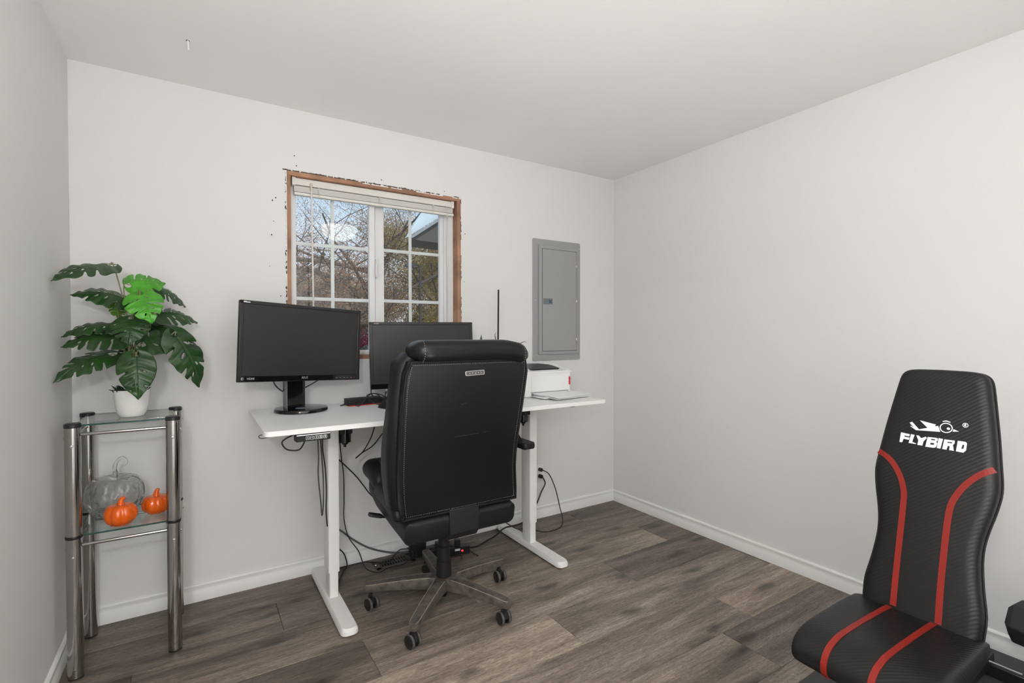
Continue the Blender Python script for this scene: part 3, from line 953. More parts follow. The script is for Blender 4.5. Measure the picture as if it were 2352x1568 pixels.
# black interior of the output tray
mb = MB()
poly = []
for (a, b) in ((.16, .20), (.90, .20), (.80, .52), (.66, .72), (.50, .78), (.16, .78)):
    poly.append((PX0_ + (PX1_ - PX0_) * a, PY0 + (PY1 - PY0) * b))
mb.prism([poly], lambda u, v, d: (u, v, DZ + .150 + .040 * math.sin(min(1, ((v - PY0) / (PY1 - PY0)) * 1.25) * PI / 2) - .012 + d), .008)
ob = mb.build('output_tray', M_BLACK, pr)
mb = MB()
for i in range(5):
    mb.cyl((2.15 + i * .035, -.222, DZ + .172), (2.17 + i * .035, -.222, DZ + .172), .006, n=8)
mb.build('exit_roller', M_GREYP, pr)
fd = plate(MB(), 2.105, 2.372, DZ + .030, DZ + .128, PY0 + .001, PY0 - .0035, .004, .0015).build('front_door', M_PRINT, pr)
plate(MB(), 2.3835, 2.3925, DZ + .062, DZ + .112, PY0 + .003, PY0 - .0055, .004, .001).build('red_badge', M_RED, pr)
MB().box(2.10, 2.378, PY0 - .001, PY0 + .0005, DZ + .0265, DZ + .0295).build('door_seam', M_GREYD, pr, smooth=False)
tr = MB().box(2.105, 2.372, PY0 - .125, PY0 - .001, DZ + .004, DZ + .012)
TR = tr.build('paper_tray', M_PRINT, pr, bevel=.003)
for x in (2.108, 2.369):
    MB().cyl((x - .004, PY0 - .008, DZ + .018), (x + .004, PY0 - .008, DZ + .018), .007, n=10).build('tray_hinge', M_GREYD, TR)
ps = thing('paper_stack', 'loose stack of white paper on the printer tray', 'paper', (2.27, -.49, DZ + .012), R(9))
for i in range(5):
    MM = Matrix.Translation((rg.uniform(-.006, .006), rg.uniform(-.006, .006), .0005 + i * .0022)) @ Matrix.Rotation(R(rg.uniform(-4, 4)), 4, 'Z')
    mb = MB()
    gx, gy = 6, 6
    vs, fs = [], []
    for j in range(gy + 1):
        for i2 in range(gx + 1):
            u, v = i2 / gx, j / gy
            x, y = -.145 + .29 * u, -.095 + .19 * v
            dz = -.0075 * max(0, (.45 - v)) / .45 * (1 if i < 3 else .7) + .0 * u
            vs.append((x, y, dz + .0))
    for j in range(gy):
        for i2 in range(gx):
            a = j * (gx + 1) + i2
            fs.append((a, a + 1, a + gx + 2, a + gx + 1))
    top = len(vs)
    vs2 = vs + [(x, y, z + .0016) for x, y, z in vs]
    fs2 = [tuple(reversed(f)) for f in fs] + [tuple(k + top for k in f) for f in fs]
    per = [i_ for i_ in range(gx + 1)] + [j * (gx + 1) + gx for j in range(1, gy + 1)] + [gy * (gx + 1) + i_ for i_ in range(gx - 1, -1, -1)] + [j * (gx + 1) for j in range(gy - 1, 0, -1)]
    fs2 += [(per[a], per[(a + 1) % len(per)], per[(a + 1) % len(per)] + top, per[a] + top) for a in range(len(per))]
    mb.add(vs2, fs2)
    xf(mb, MM).build('sheet', M_PAPER, ps, local=True, smooth=False)

# slim rod and small plant behind the chair
rod = MB().loft([[(2.056 + a + (z - .9) * .012, -.10 + b, z) for a, b in rrect(.0042, .0042, .001, 2)] for z in (.915, 1.552)]).build('stick', M_BLACK, angle=30)
rd = thing('black_rod', 'slim black rod standing on the desk against the back wall', 'rod', (2.056, -.10, DZ))
rod.data.transform(world_of(rd).inverted()); rod.parent = rd
MB().lathe([(.045, 0), (.046, .006), (.03, .012), (.008, .016), (.007, .03)], 24, (2.056, -.10, DZ)).build('foot', M_BLACKM, rd)
sp = thing('small_potted_plant', 'small potted plant mostly hidden behind the office chair', 'plant', (1.93, -.16, DZ))
MB().lathe([(.035, 0), (.04, .004), (.05, .08), (.053, .085), (.049, .085), (.045, .07), (.001, .07)], 28, (1.93, -.16, DZ)).build('pot', M_POT, sp)
MB().lathe([(.001, .066), (.046, .066), (.046, .072), (.001, .075)], 20, (1.93, -.16, DZ)).build('soil', M_SOIL, sp)
M_SNAKE = mat('dull green leaf', (.055, .075, .05), .5, var=(40, .4))
def blade(pts, w, name='leaf'):
    P = smooth_path(pts, 5)
    n = len(P)
    mb = MB()
    rings = []
    for i, p in enumerate(P):
        t = i / (n - 1)
        ww = w * (math.sin(PI * min(1, t * .9 + .12)) ** .8 + .05)
        d = (P[min(i + 1, n - 1)] - P[max(i - 1, 0)]).normalized()
        s = d.cross(Vector((.535, .845, 0)))
        s = s.normalized() if s.length > .01 else Vector((1, 0, 0))
        nn_ = s.cross(d)
        rings.append([p + s * ww, p + nn_ * .0015 + s * 0, p - s * ww, p - nn_ * .0015])
    mb.loft(rings)
    return mb.build(name, M_SNAKE, sp)
blade([(1.92, -.16, .97), (1.912, -.155, 1.10), (1.910, -.15, 1.20), (1.912, -.15, 1.268)], .016)
blade([(1.935, -.16, .97), (1.99, -.14, 1.12), (2.025, -.13, 1.21), (2.020, -.13, 1.265), (2.028, -.13, 1.283)], .003)
blade([(1.945, -.16, .97), (2.06, -.17, 1.12), (2.16, -.16, 1.195), (2.215, -.155, 1.222), (2.25, -.15, 1.217)], .003)

# ---------------------------------------------------------------- office chair
CX, CY = 1.426, -.662
ch = thing('office_chair', 'black leather office chair on a five-star base, back to the camera', 'chair', (CX, CY, 0))
SX = 1.410                       # seat and back centre line
def back_y(z):                   # rear face of the back
    t = (z - .53) / .66
    return -.905 - .085 * t - .018 * math.sin(PI * t)
XL = [(.45, 1.142), (.53, 1.138), (.62, 1.122), (.71, 1.113), (.80, 1.1105), (.885, 1.110), (.97, 1.112), (1.05, 1.1155), (1.168, 1.1295), (1.3, 1.14)]
XR = [(.45, 1.682), (.53, 1.678), (.62, 1.662), (.70, 1.650), (.76, 1.648), (.823, 1.650), (.92, 1.660), (1.017, 1.6715), (1.168, 1.690), (1.3, 1.70)]
def interp(T, z):
    for (z0, x0), (z1, x1) in zip(T, T[1:]):
        if z0 <= z <= z1:
            return x0 + (x1 - x0) * (z - z0) / (z1 - z0)
    return T[-1][1]
def back_w(z):
    return (interp(XR, z) - interp(XL, z)) / 2
def back_c(z):
    return (interp(XR, z) + interp(XL, z)) / 2
def ringz(z, w, y0, y1, r, n=5, tilt=0):
    return [(back_c(z) + x, y, z) for x, y in rrect(w, (y1 - y0) / 2, r, n, 0, (y0 + y1) / 2)]
# rear shell
rings = []
zs = [.523 + .645 * i / 14 for i in range(15)]
for i, z in enumerate(zs):
    sh = .012 if i in (0, 14) else 0
    y0 = back_y(z)
    rings.append(ringz(z, back_w(z) - sh, y0 + sh * .6, y0 + .065, .016))
shell = MB().loft(rings).build('back_shell', M_LEATHER, ch, angle=60)
# piping cord round the rear panel and stitching inside it
def panel_path(inset, off):
    P = []
    zb, zt = .530 + inset, 1.162 - inset
    def pt(x, z):
        return (back_c(z) + x, back_y(z) - off, z)
    for i in range(13):
        z = zb + (zt - zb) * i / 12
        P.append(pt(-(back_w(z) - .006 - inset - .014 * max(0, (z - 1.135) / .027) ** 2), z))
    for i in range(1, 8):
        P.append(pt(-(back_w(zt) - .006 - inset) + 2 * (back_w(zt) - .006 - inset) * i / 8, zt))
    for i in range(13):
        z = zt - (zt - zb) * i / 12
        P.append(pt(back_w(z) - .006 - inset - .014 * max(0, (z - 1.135) / .027) ** 2, z))
    for i in range(1, 8):
        P.append(pt((back_w(zb) - .006 - inset) - 2 * (back_w(zb) - .006 - inset) * i / 8, zb))
    P.append(P[0])
    return [Vector(p) for p in P]
MB().tube(panel_path(-.002, -.001), .0055, 7).build('piping', M_LEATHER2, shell)
def stitches(P, step=.0085, ln=.0052, r=.0010, nrm=(0, -1, 0), off=0):
    mb = MB()
    d = 0
    for a, b in zip(P, P[1:]):
        a, b = Vector(a), Vector(b)
        L_ = (b - a).length
        u = (b - a).normalized() if L_ > 1e-6 else None
        s = d
        while u and s + ln < L_:
            p = a + u * s
            mb.bar(p, p + u * ln, r * 2, r * 1.2, nrm)
            s += step
        d = max(0, s - L_)
    return mb
st = stitches(panel_path(.010, .0006), .0085, .0045, .0006)
st.build('stitching', M_THREAD, shell, smooth=False)
# front cushion of the back, bulging and wider than the shell
rings = []
for i in range(17):
    t = i / 16
    z = .50 + .70 * t
    y0 = back_y(min(z, 1.17)) + .045
    dep = .10 + .035 * math.sin(PI * min(1, t * 1.5)) + .03 * (t > .8) * (t - .8) / .2
    w = back_w(min(z, 1.17)) + .018 + .012 * math.sin(PI * t)
    if i == 0 or i == 16:
        w -= .03; dep -= .04
    rings.append(ringz(z, w, y0, y0 + dep, .04, 6))
MB().loft(rings).build('back_cushion', M_LEATHER2, ch, angle=60)
# head roll on top
rings = []
for i in range(21):
    u = -1 + 2 * i / 20
    e = 1 - .55 * max(0, abs(u) - .86) / .14
    x = SX + .012 + u * .272
    cz, cy = 1.205 - .012 * max(0, u - .55) / .45 * 2, -.945
    drop = .0
    rings.append([(x, cy + a * e, cz + drop + b * e) for a, b in rrect(.072, .044, .038, 6)])
hr = MB().loft(rings).build('head_roll', M_LEATHER, ch, angle=60)
for xs in (-.232, .230):
    P = [(SX + .012 + xs, -.945 + a * 1.008, 1.205 - (.0157 if xs > 0 else 0) + b * 1.015) for a, b in rrect(.072, .044, .038, 6)]
    P = P[7:22]
    stitches(P, .0085, .0045, .0007, (0, -1, .3)).build('stitching', M_THREAD, hr, smooth=False)
# badge
BM = Matrix.Translation((1.420, back_y(1.112) - .0025, 1.113)) @ Matrix.Rotation(R(-6.5), 4, 'X') @ Matrix.Rotation(R(-2), 4, 'Y')
bdg = xf(plate(MB(), -.045, .045, -.011, .011, .003, -.003, .006, .0015), BM).build('badge', M_STEEL, ch)
mb = plate(MB(), -.041, .041, -.0075, .0075, -.0028, -.0036, .004, .0005)
bd2 = xf(mb, BM).build('badge_inlay', mat('dark pewter', (.14, .135, .125), .4, .8), bdg)
mb = MB()
for i in (-2, -1, 1, 2):
    mb.cyl((i * .013, -.0035, 0), (i * .013, -.0046, 0), .0022, n=8)
mb.add([(-.005, -.0046, .001), (-.001, -.0046, -.005), (.006, -.0046, .005), (-.001, -.0046, -.001)], [(0, 1, 2, 3)])
xf(mb, BM).build('badge_emblem', M_STEEL, bdg, smooth=False)
# scratches on the leather
mb = MB()
for (x0, z0, x1, z1) in ((1.34, .853, 1.45, .856), (1.47, .858, 1.50, .859), (1.36, .985, 1.385, .99)):
    mb.bar((x0, back_y(z0) - .0004, z0), (x1, back_y(z1) - .0004, z1), .0012, .0008, (0, -1, 0))
mb.build('scratch', mat('scratched leather', (.05, .05, .05), .6), shell, smooth=False)
# seat: tilted cushion with raised front and side bolsters
SM = Matrix.Translation((SX, -.655, .515)) @ Matrix.Rotation(R(9), 4, 'X')
def seat_ring(y, w, zb, zt, r):
    return [(x, y, z) for x, z in rrect(w, (zt - zb) / 2, r, 5, 0, (zt + zb) / 2)]
rings = [seat_ring(-.255, .235, -.05, .02, .03), seat_ring(-.245, .262, -.062, .035, .03), seat_ring(-.10, .272, -.055, .040, .03), seat_ring(.08, .278, -.05, .040, .03), seat_ring(.20, .275, -.035, .045, .03), seat_ring(.245, .262, -.015, .035, .02), seat_ring(.262, .235, .0, .025, .01)]
xf(MB().loft(rings), SM).build('seat_base', M_LEATHER2, ch, angle=60)
def pillow(x0, x1, y0, y1, zc, ht, name, stit=True):
    rings = []
    nx2 = 8
    for j in range(13):
        v = j / 12
        y = y0 + (y1 - y0) * v
        e = (1 - (2 * v - 1) ** 4) ** .5
        hw = (x1 - x0) / 2 * (.80 + .20 * e)
        h2 = ht * (.25 + .75 * e)
        rings.append([((x0 + x1) / 2 + a, y, zc + b + .02 * math.sin(v * PI)) for a, b in rrect(hw, h2 / 2, min(h2, hw) * .48, 5)])
    o = xf(MB().loft(rings), SM).build(name, M_LEATHER2, ch, angle=70)
    return o
pc = pillow(-.20, .20, -.20, .255, .050, .075, 'seat_cushion')
for s in (-1, 1):
    bo = pillow(s * .235 - .062, s * .235 + .062, -.21, .09, .045, .085, 'side_bolster')
    xf(stitches([(s * .235, -.16, .1085), (s * .235, -.08, .1115), (s * .235, .03, .108)], .0085, .005, .001, (0, 0, 1)), SM).build('stitching', M_THREAD, bo, smooth=False)
    bo = pillow(s * .21 - .085, s * .21 + .085, .06, .285, .068, .10, 'thigh_bolster')
    xf(stitches([(s * .24, .10, .1345), (s * .24, .17, .1385), (s * .24, .25, .131)], .0085, .005, .001, (0, 0, 1)), SM).build('stitching', M_THREAD, bo, smooth=False)
# mechanism, back bracket, lever
MB().box(SX - .09, SX + .09, -.80, -.56, .395, .452).build('tilt_mechanism', M_BLACKM, ch, bevel=.008)
mb = MB()
br = [(-.900, .535), (-.906, .49), (-.906, .435), (-.885, .408), (-.80, .400)]
rings = []
for i, (y, z) in enumerate(br):
    a = Vector((0, br[min(i + 1, len(br) - 1)][0] - br[max(i - 1, 0)][0], br[min(i + 1, len(br) - 1)][1] - br[max(i - 1, 0)][1])).normalized()
    nrm_ = Vector((0, -a.z, a.y))
    rings.append([(SX + sx * .07, y + nrm_.y * k, z + nrm_.z * k) for sx, k in ((-1, .009), (1, .009), (1, -.009), (-1, -.009))])
mb.loft(rings); mb.build('back_bracket', M_BLACKM, ch, bevel=.004)
lv = MB().cyl((SX - .09, -.66, .43), (SX - .30, -.655, .475), .006, n=8).build('lever', M_BLACK, ch)
xf(MB().loft([[(x, y, z) for x, y in rrect(.032, .016, .012, 4)] for z in (-.007, .007)]), Matrix.Translation((SX - .305, -.655, .482)) @ Matrix.Rotation(R(18), 4, 'Y')).build('lever_paddle', M_BLACK, lv, bevel=.003)
# arms: the left one folded up along the back, the right one down
def arm(side, up):
    x = SX + side * .300
    if up:
        a = MB().loft([[(x + p * k, -.865 + q * k, z) for p, q in rrect(.024, .030, .018, 4)] for z, k in ((.81, .55), (.83, 1), (.96, 1), (.99, .5))]).build('armrest', M_LEATHER2, ch, angle=60)
        MB().lathe([(.012, 0), (.012, .004), (.006, .007)], 14, M=Matrix.Translation((x + .002, -.885, .782)) @ Matrix.Rotation(-PI / 2, 4, 'Y')).build('pivot_screw', M_STEEL, a)
        MB().box(x + .0, x + .03, -.905, -.85, .755, .82).build('arm_bracket', M_BLACKM, a, bevel=.006)
    else:
        x = SX + side * .345
        a = MB().loft([[(x + p * k, y, .752 + q * k) for p, q in rrect(.034, .017, .012, 4)] for y, k in ((-.905, .7), (-.89, 1), (-.60, 1), (-.58, .7))]).build('armrest', M_LEATHER2, ch, angle=60)
        MB().add(*(lambda b_: (b_.v, b_.f))(MB().loft([[(x - .02, -.86, .74), (x + .01, -.86, .74), (x + .01, -.80, .74), (x - .02, -.80, .74)], [(x - .085, -.88, .83), (x - .06, -.88, .83), (x - .06, -.84, .83), (x - .085, -.84, .83)]]))).build('arm_bracket', M_BLACKM, a, bevel=.004)
arm(-1, True); arm(1, False)
# gas lift
MB().lathe([(.036, .105), (.037, .11), (.034, .20), (.0345, .205), (.0345, .212), (.031, .214), (.029, .275), (.0295, .28), (.026, .282), (.024, .40)], 28, (CX, CY, 0)).build('gas_lift_cover', M_BLACKM, ch)
MB().lathe([(.012, .042), (.016, .05), (.018, .075), (.022, .10)], 18, (CX, CY, 0)).build('lift_tail', M_BLACK, ch)
# five wooden spokes with casters
for k in range(5):
    a = R(153.3 + 72 * k)
    SMx = Matrix.Translation((CX, CY, 0)) @ Matrix.Rotation(a, 4, 'Z')
    rings = []
    prof_s = [(.018, .138, .060, .030), (.06, .140, .058, .027), (.12, .138, .052, .0255), (.20, .132, .045, .024), (.28, .124, .039, .0225), (.335, .117, .036, .021), (.352, .116, .035, .0195), (.362, .115, .033, .014)]
    for (x, zt, hgt, hw) in prof_s:
        rings.append([(x, p, zt - hgt / 2 + q) for p, q in rrect(hw, hgt / 2, .005, 3)])
    sp_ = xf(MB().loft(rings), SMx).build('spoke', M_BASEWOOD, ch, angle=45)
    mb = MB()
    edge = [(x, s_, zt) for s_ in (1,) for (x, zt, hgt, hw) in prof_s]
    E1 = [(x, hw - .0022, zt - .0012) for (x, zt, hgt, hw) in prof_s[1:-1]] + [(.3605, .010, .1135)]
    E2 = [(x, -hw + .0022, zt - .0012) for (x, zt, hgt, hw) in prof_s[1:-1]] + [(.3605, -.010, .1135)]
    mb.tube(E1 + list(reversed(E2)), .0014, 6)
    xf(mb, SMx).build('worn_edge', M_WORN, sp_)
    # caster
    sw = R([-50, 62, -28, 80, 40][k])
    CM = SMx @ Matrix.Translation((.338, 0, 0)) @ Matrix.Rotation(sw, 4, 'Z')
    cs = xf(MB().cyl((0, 0, .052), (0, 0, .085), .009, n=12).loft([[(x, y, z) for x, y in rrect(.020, .010, .006, 3, -.008, 0)] for z in (.030, .058)]), CM).build('caster', M_BLACK, ch)
    for s in (-1, 1):
        WM = CM @ Matrix.Translation((-.012, s * .0165, .0285)) @ Matrix.Rotation(PI / 2, 4, 'X')
        xf(MB().lathe([(.004, -.0095), (.022, -.0105), (.0265, -.008), (.0265, .008), (.022, .0105), (.004, .0095)], 26), WM).build('wheel', M_BLACK, cs)
        xf(MB().lathe([(.0262, -.0045), (.0284, -.0035), (.0284, .0035), (.0262, .0045)], 26, cap=False), WM).build('wheel_tread', M_TYRE, cs)

# ---------------------------------------------------------------- chrome and glass stand in the left corner
sh = thing('glass_shelf_stand', 'chrome and glass two-tier stand in the left corner', 'stand', (.215, -.24, 0))
LX, LY, LR = (.062, .368), (-.388, -.088), .0245
for ix, x in enumerate(LX):
    for iy, y in enumerate(LY):
        leg = MB().lathe([(LR - .001, .006), (LR, .007), (LR, .930), (LR - .001, .931)], 36, (x, y, 0)).build('leg', M_CHROME, sh)
        MB().lathe([(.020, 0), (LR - .001, .001), (LR - .001, .007)], 24, (x, y, 0)).build('rubber_foot', M_RUBBER, leg)
        MB().lathe([(LR + .0012, .930), (LR + .0012, .942), (LR - .002, .946), (.001, .9465)], 30, (x, y, 0)).build('end_cap', M_BLACK, leg)
        MB().lathe([(LR + .0008, .520), (LR + .0012, .521), (LR + .0012, .530), (LR + .0008, .531)], 30, (x, y, 0), cap=False).build('rubber_ring', M_BLACK, leg)
        sy = -1 if iy == 0 else 1
        for z in (.865, .455):
            mm = Matrix.Translation((x, y + sy * (LR - .0015), z)) @ Matrix.Rotation(PI / 2 if sy < 0 else -PI / 2, 4, 'X')
            MB().lathe([(.0055, 0), (.0055, .002), (.004, .004), (.0015, .0045)], 12, M=mm).build('screw', M_STEEL, leg)
            sx = -1 if ix == 0 else 1
            mm = Matrix.Translation((x + sx * (LR - .0015), y, z + .028)) @ Matrix.Rotation(sx * PI / 2, 4, 'Y')
            MB().lathe([(.0055, 0), (.0055, .002), (.004, .004), (.0015, .0045)], 12, M=mm).build('screw', M_STEEL, leg)
for z in (.9025, .4905):
    for y in LY:
        MB().cyl((LX[0] + .02, y, z), (LX[1] - .02, y, z), .0062, n=14).build('rod', M_CHROME, sh)
    for x in LX:
        MB().cyl((x, LY[0] + .02, z - .014), (x, LY[1] - .02, z - .014), .0062, n=14).build('rod', M_CHROME, sh)
M_SGLASS = clear_glass('shelf glass', (.93, .975, .96), 1.5, 1.0)
M_SEDGE = mat('green glass edge', (.010, .062, .047), .15)
for z in (.9335, .5235):
    mb = MB()
    mb.slot = 0
    mb.add([(x, y, z) for x, y in ((.066, -.392), (.364, -.392), (.364, -.084), (.066, -.084))] + [(x, y, z + .006) for x, y in ((.066, -.392), (.364, -.392), (.364, -.084), (.066, -.084))], [(3, 2, 1, 0), (4, 5, 6, 7)])
    mb.slot = 1
    o_ = len(mb.v)
    mb.f += [[0, 1, 5, 4], [1, 2, 6, 5], [2, 3, 7, 6], [3, 0, 4, 7]]
    mb.mi += [1, 1, 1, 1]
    mb.build('glass_shelf', [M_SGLASS, M_SEDGE], sh, smooth=False)
GT, GL = .9395, .5295      # upper and lower glass tops

# ---------------------------------------------------------------- potted monstera
def leaf_mats(name, top, under, rough=.38):
    return [mat(name + ' top', top, rough, bump=(60, .15), var=(16, .25)), mat(name + ' underside', under, .55, var=(12, .2))]
LM = {0: leaf_mats('dark monstera leaf', (.015, .055, .010), (.042, .125, .018)),
      1: leaf_mats('fresh monstera leaf', (.060, .300, .016), (.085, .32, .025)),
      2: leaf_mats('young monstera leaf', (.085, .24, .015), (.10, .28, .02))}
LEAVES = [
    ((0.157, -0.24, 1.548), (0.008, -0.385, 1.473), 0.130, (0.15, -0.35, 1), 0.25, 0.10, 0),
    ((0.208, -0.24, 1.411), (0.042, -0.27, 1.431), 0.150, (-0.1, -0.55, 0.85), 0.25, 0.14, 0),
    ((0.225, -0.25, 1.474), (0.342, -0.21, 1.494), 0.150, (0, -0.75, 0.75), 0.20, 0.10, 1),
    ((0.264, -0.33, 1.429), (0.306, -0.4, 1.319), 0.135, (0, -0.9, 0.45), 0.15, 0.12, 1),
    ((0.308, -0.2, 1.469), (0.415, -0.15, 1.397), 0.120, (0.2, -0.5, 0.85), 0.25, 0.14, 0),
    ((0.306, -0.22, 1.357), (0.459, -0.15, 1.329), 0.130, (0.1, -0.6, 0.8), 0.25, 0.14, 0),
    ((0.171, -0.24, 1.308), (0.015, -0.285, 1.268), 0.120, (-0.1, -0.45, 0.9), 0.25, 0.13, 0),
    ((0.198, -0.27, 1.261), (0.016, -0.3, 1.23), 0.150, (-0.1, -0.6, 0.8), 0.25, 0.13, 0),
    ((0.235, -0.33, 1.333), (0.228, -0.39, 1.231), 0.135, (-0.1, -0.9, 0.45), 0.20, 0.12, 0),
    ((0.311, -0.17, 1.31), (0.454, -0.12, 1.227), 0.120, (0.25, -0.5, 0.8), 0.25, 0.16, 0),
    ((0.273, -0.29, 1.234), (0.41, -0.22, 1.265), 0.140, (0.1, -0.7, 0.7), 0.20, 0.10, 0),
    ((0.376, -0.28, 1.265), (0.464, -0.25, 1.043), 0.150, (0.45, -0.85, 0.4), 0.20, 0.12, 0),
    ((0.158, -0.26, 1.189), (0.007, -0.375, 1.102), 0.120, (0.1, -0.55, 0.85), 0.25, 0.12, 0),
    ((0.25, -0.36, 1.187), (0.259, -0.4, 1.021), 0.130, (0, -0.95, 0.3), 0.20, 0.10, 0),
    ((0.176, -0.2, 1.395), (0.184, -0.19, 1.336), 0.070, (-0.3, -0.8, 0.4), 0.10, 0.05, 2),
    ((0.286, -0.18, 1.353), (0.247, -0.17, 1.269), 0.120, (0.2, -0.8, 0.5), 0.20, 0.10, 0),
    ((0.219, -0.2, 1.215), (0.196, -0.19, 1.152), 0.080, (-0.2, -0.9, 0.3), 0.10, 0.05, 0),
]
pl = thing('potted_monstera', 'artificial monstera plant in a white pot on the glass stand', 'plant', (.225, -.25, GT))
pot = MB().lathe([(.034, 0), (.040, .002), (.049, .016), (.0555, .045), (.0585, .085), (.0590, .1075), (.0575, .109), (.0555, .107), (.0545, .085), (.04, .085), (.001, .085)], 48, (.225, -.25, GT)).build('pot', M_POT, pl)
rgp = random.Random(8)
mb = MB().lathe([(.001, .084), (.054, .084), (.054, .094), (.03, .101), (.001, .103)], 24, (.225, -.25, GT))
for i in range(70):
    a, d = rgp.uniform(0, 2 * PI), rgp.uniform(.02, .055)
    p = Vector((.225 + d * math.cos(a), -.25 + d * math.sin(a), GT + .098))
    q_ = p + Vector((math.cos(a) * .012, math.sin(a) * .012, rgp.uniform(-.002, .022)))
    if abs(a - PI) < 0.9:
        q_ += Vector((-.008, 0, .008))
    mb.tube([p, (p + q_) / 2 + Vector((0, 0, .005)), q_], [.003, .0025, .0008], 5)
moss = mb.build('moss', M_SOIL, pl)
def monstera_leaf(B, T, W_, nrm, fold, arch, kind, seed):
    rl = random.Random(seed)
    B, T, nrm = Vector(B), Vector(T), Vector(nrm).normalized()
    d = T - B
    Ln = d.length
    d.normalize()
    nrm = (nrm - d * nrm.dot(d)).normalized()
    side = d.cross(nrm)
    ns, nt = 72, 17
    holes, notches = [], []
    for sg in (-1, 1):
        for k, s0 in enumerate((.16, .34, .52, .68)):
            s1 = s0 + rl.uniform(-.03, .03)
            r_ = rl.random()
            if r_ < .60:
                notches.append((sg, s1, rl.uniform(.34, .55), rl.uniform(.022, .036)))
            if .30 < r_ < .85:
                holes.append((sg, s1 + .02, rl.uniform(.26, .36), rl.uniform(.016, .026), rl.uniform(.10, .17)))
    def wid(s):
        u = (s + .13) / 1.13
        return math.sin(PI * min(1, max(0, u)) ** .62) ** .80 * (1 - .35 * max(0, u - .80) / .20)
    def pos(s, t):
        bend = arch * Ln * (math.sin(PI * max(0, min(1, (s + .1) / 1.1))) * .9 - .35 * max(0, s - .6) ** 2 * 4)
        ww = W_ / 2 * wid(s)
        back = -.05 * Ln * abs(t) * (1 if s < .15 else 0) * max(0, (.15 - s) / .28)
        z = bend - fold * abs(t) ** 1.5 * ww + .0035 * math.sin(9 * s * PI + t * 3) * abs(t)
        z -= .0030 * max(0, 1 - abs(t) * 14)
        vein = min(abs((s - .13 * abs(t)) - v) for v in (.06, .22, .38, .54, .70))
        z -= .0016 * max(0, 1 - vein * 40) * (abs(t) > .05)
        return B + d * (Ln * s + back + .10 * Ln * abs(t) ** 2 * (s > .15) * wid(s) * .5) + side * (ww * t) + nrm * z
    vs, idx = [], {}
    fs = []
    def vid(i, j):
        if (i, j) not in idx:
            idx[(i, j)] = len(vs)
            vs.append(pos(-.13 + 1.13 * i / ns, j / nt))
        return idx[(i, j)]
    for i in range(ns):
        for j in range(-nt, nt):
            s = -.13 + 1.13 * (i + .5) / ns
            t = (j + .5) / nt
            a = abs(t)
            sg = 1 if t > 0 else -1
            if s < .01 and a < .22 + (.01 - s) * 1.2:
                continue
            skip = False
            for (g, s0, t0, w0) in notches:
                if g == sg and a > t0 and abs(s - (s0 + .13 * (a - .3))) < w0 * (.4 + .9 * (a - t0) / (1 - t0)):
                    skip = True
            for (g, s0, t0, hs, ht) in holes:
                if g == sg and ((s - s0 - .25 * (a - t0)) / hs) ** 2 + ((a - t0) / ht) ** 2 < 1:
                    skip = True
            if not skip:
                fs.append((vid(i, j), vid(i, j + 1), vid(i + 1, j + 1), vid(i + 1, j)))
    nb = {}
    cnt = {}
    for f in fs:
        for a_, b_ in zip(f, f[1:] + f[:1]):
            k_ = (min(a_, b_), max(a_, b_))
            cnt[k_] = cnt.get(k_, 0) + 1
    for (a_, b_), n_ in cnt.items():
        if n_ == 1:
            nb.setdefault(a_, []).append(b_)
            nb.setdefault(b_, []).append(a_)
    for _ in range(4):            # soften the stepped rims of slits and holes
        new = {v_: vs[v_] * .4 + (vs[q_[0]] + vs[q_[1]]) * .3 for v_, q_ in nb.items() if len(q_) == 2}
        for v_, p_ in new.items():
            vs[v_] = p_
    mb = MB().add(vs, fs)
    o = mb.build('leaf', LM[kind], pl, angle=80, recalc=False)
    me = o.data
    # make the upper side face along nrm
    if me.polygons and sum(p.normal.dot(nrm) * p.area for p in me.polygons) < 0:
        me.flip_normals()
    sd = o.modifiers.new('thickness', 'SOLIDIFY')
    sd.thickness = .0011
    sd.offset = -1
    sd.material_offset = 1
    sd.material_offset_rim = 1
    return o
for i, (B, T, W_, nrm, fo, ar, kd) in enumerate(LEAVES):
    lf = monstera_leaf(B, T, W_, nrm, fo, ar, kd, 40 + i)
    b = Vector(B)
    a = 2 * PI * i / len(LEAVES) * 3
    root = Vector((.225 + .016 * math.cos(a), -.25 + .016 * math.sin(a), GT + .095))
    mid = root.lerp(b, .55)
    mid.x, mid.y = root.x + (b.x - root.x) * .28, root.y + (b.y - root.y) * .28
    dT = (Vector(T) - b).normalized()
    P = smooth_path([root, mid, b - dT * .022 - Vector((0, 0, .008)), b + Vector(nrm).normalized() * .001], 6)
    MB().tube(P, [.0030 - .0012 * k / (len(P) - 1) for k in range(len(P))], 6).build('leaf_stem', M_STEM, pl)

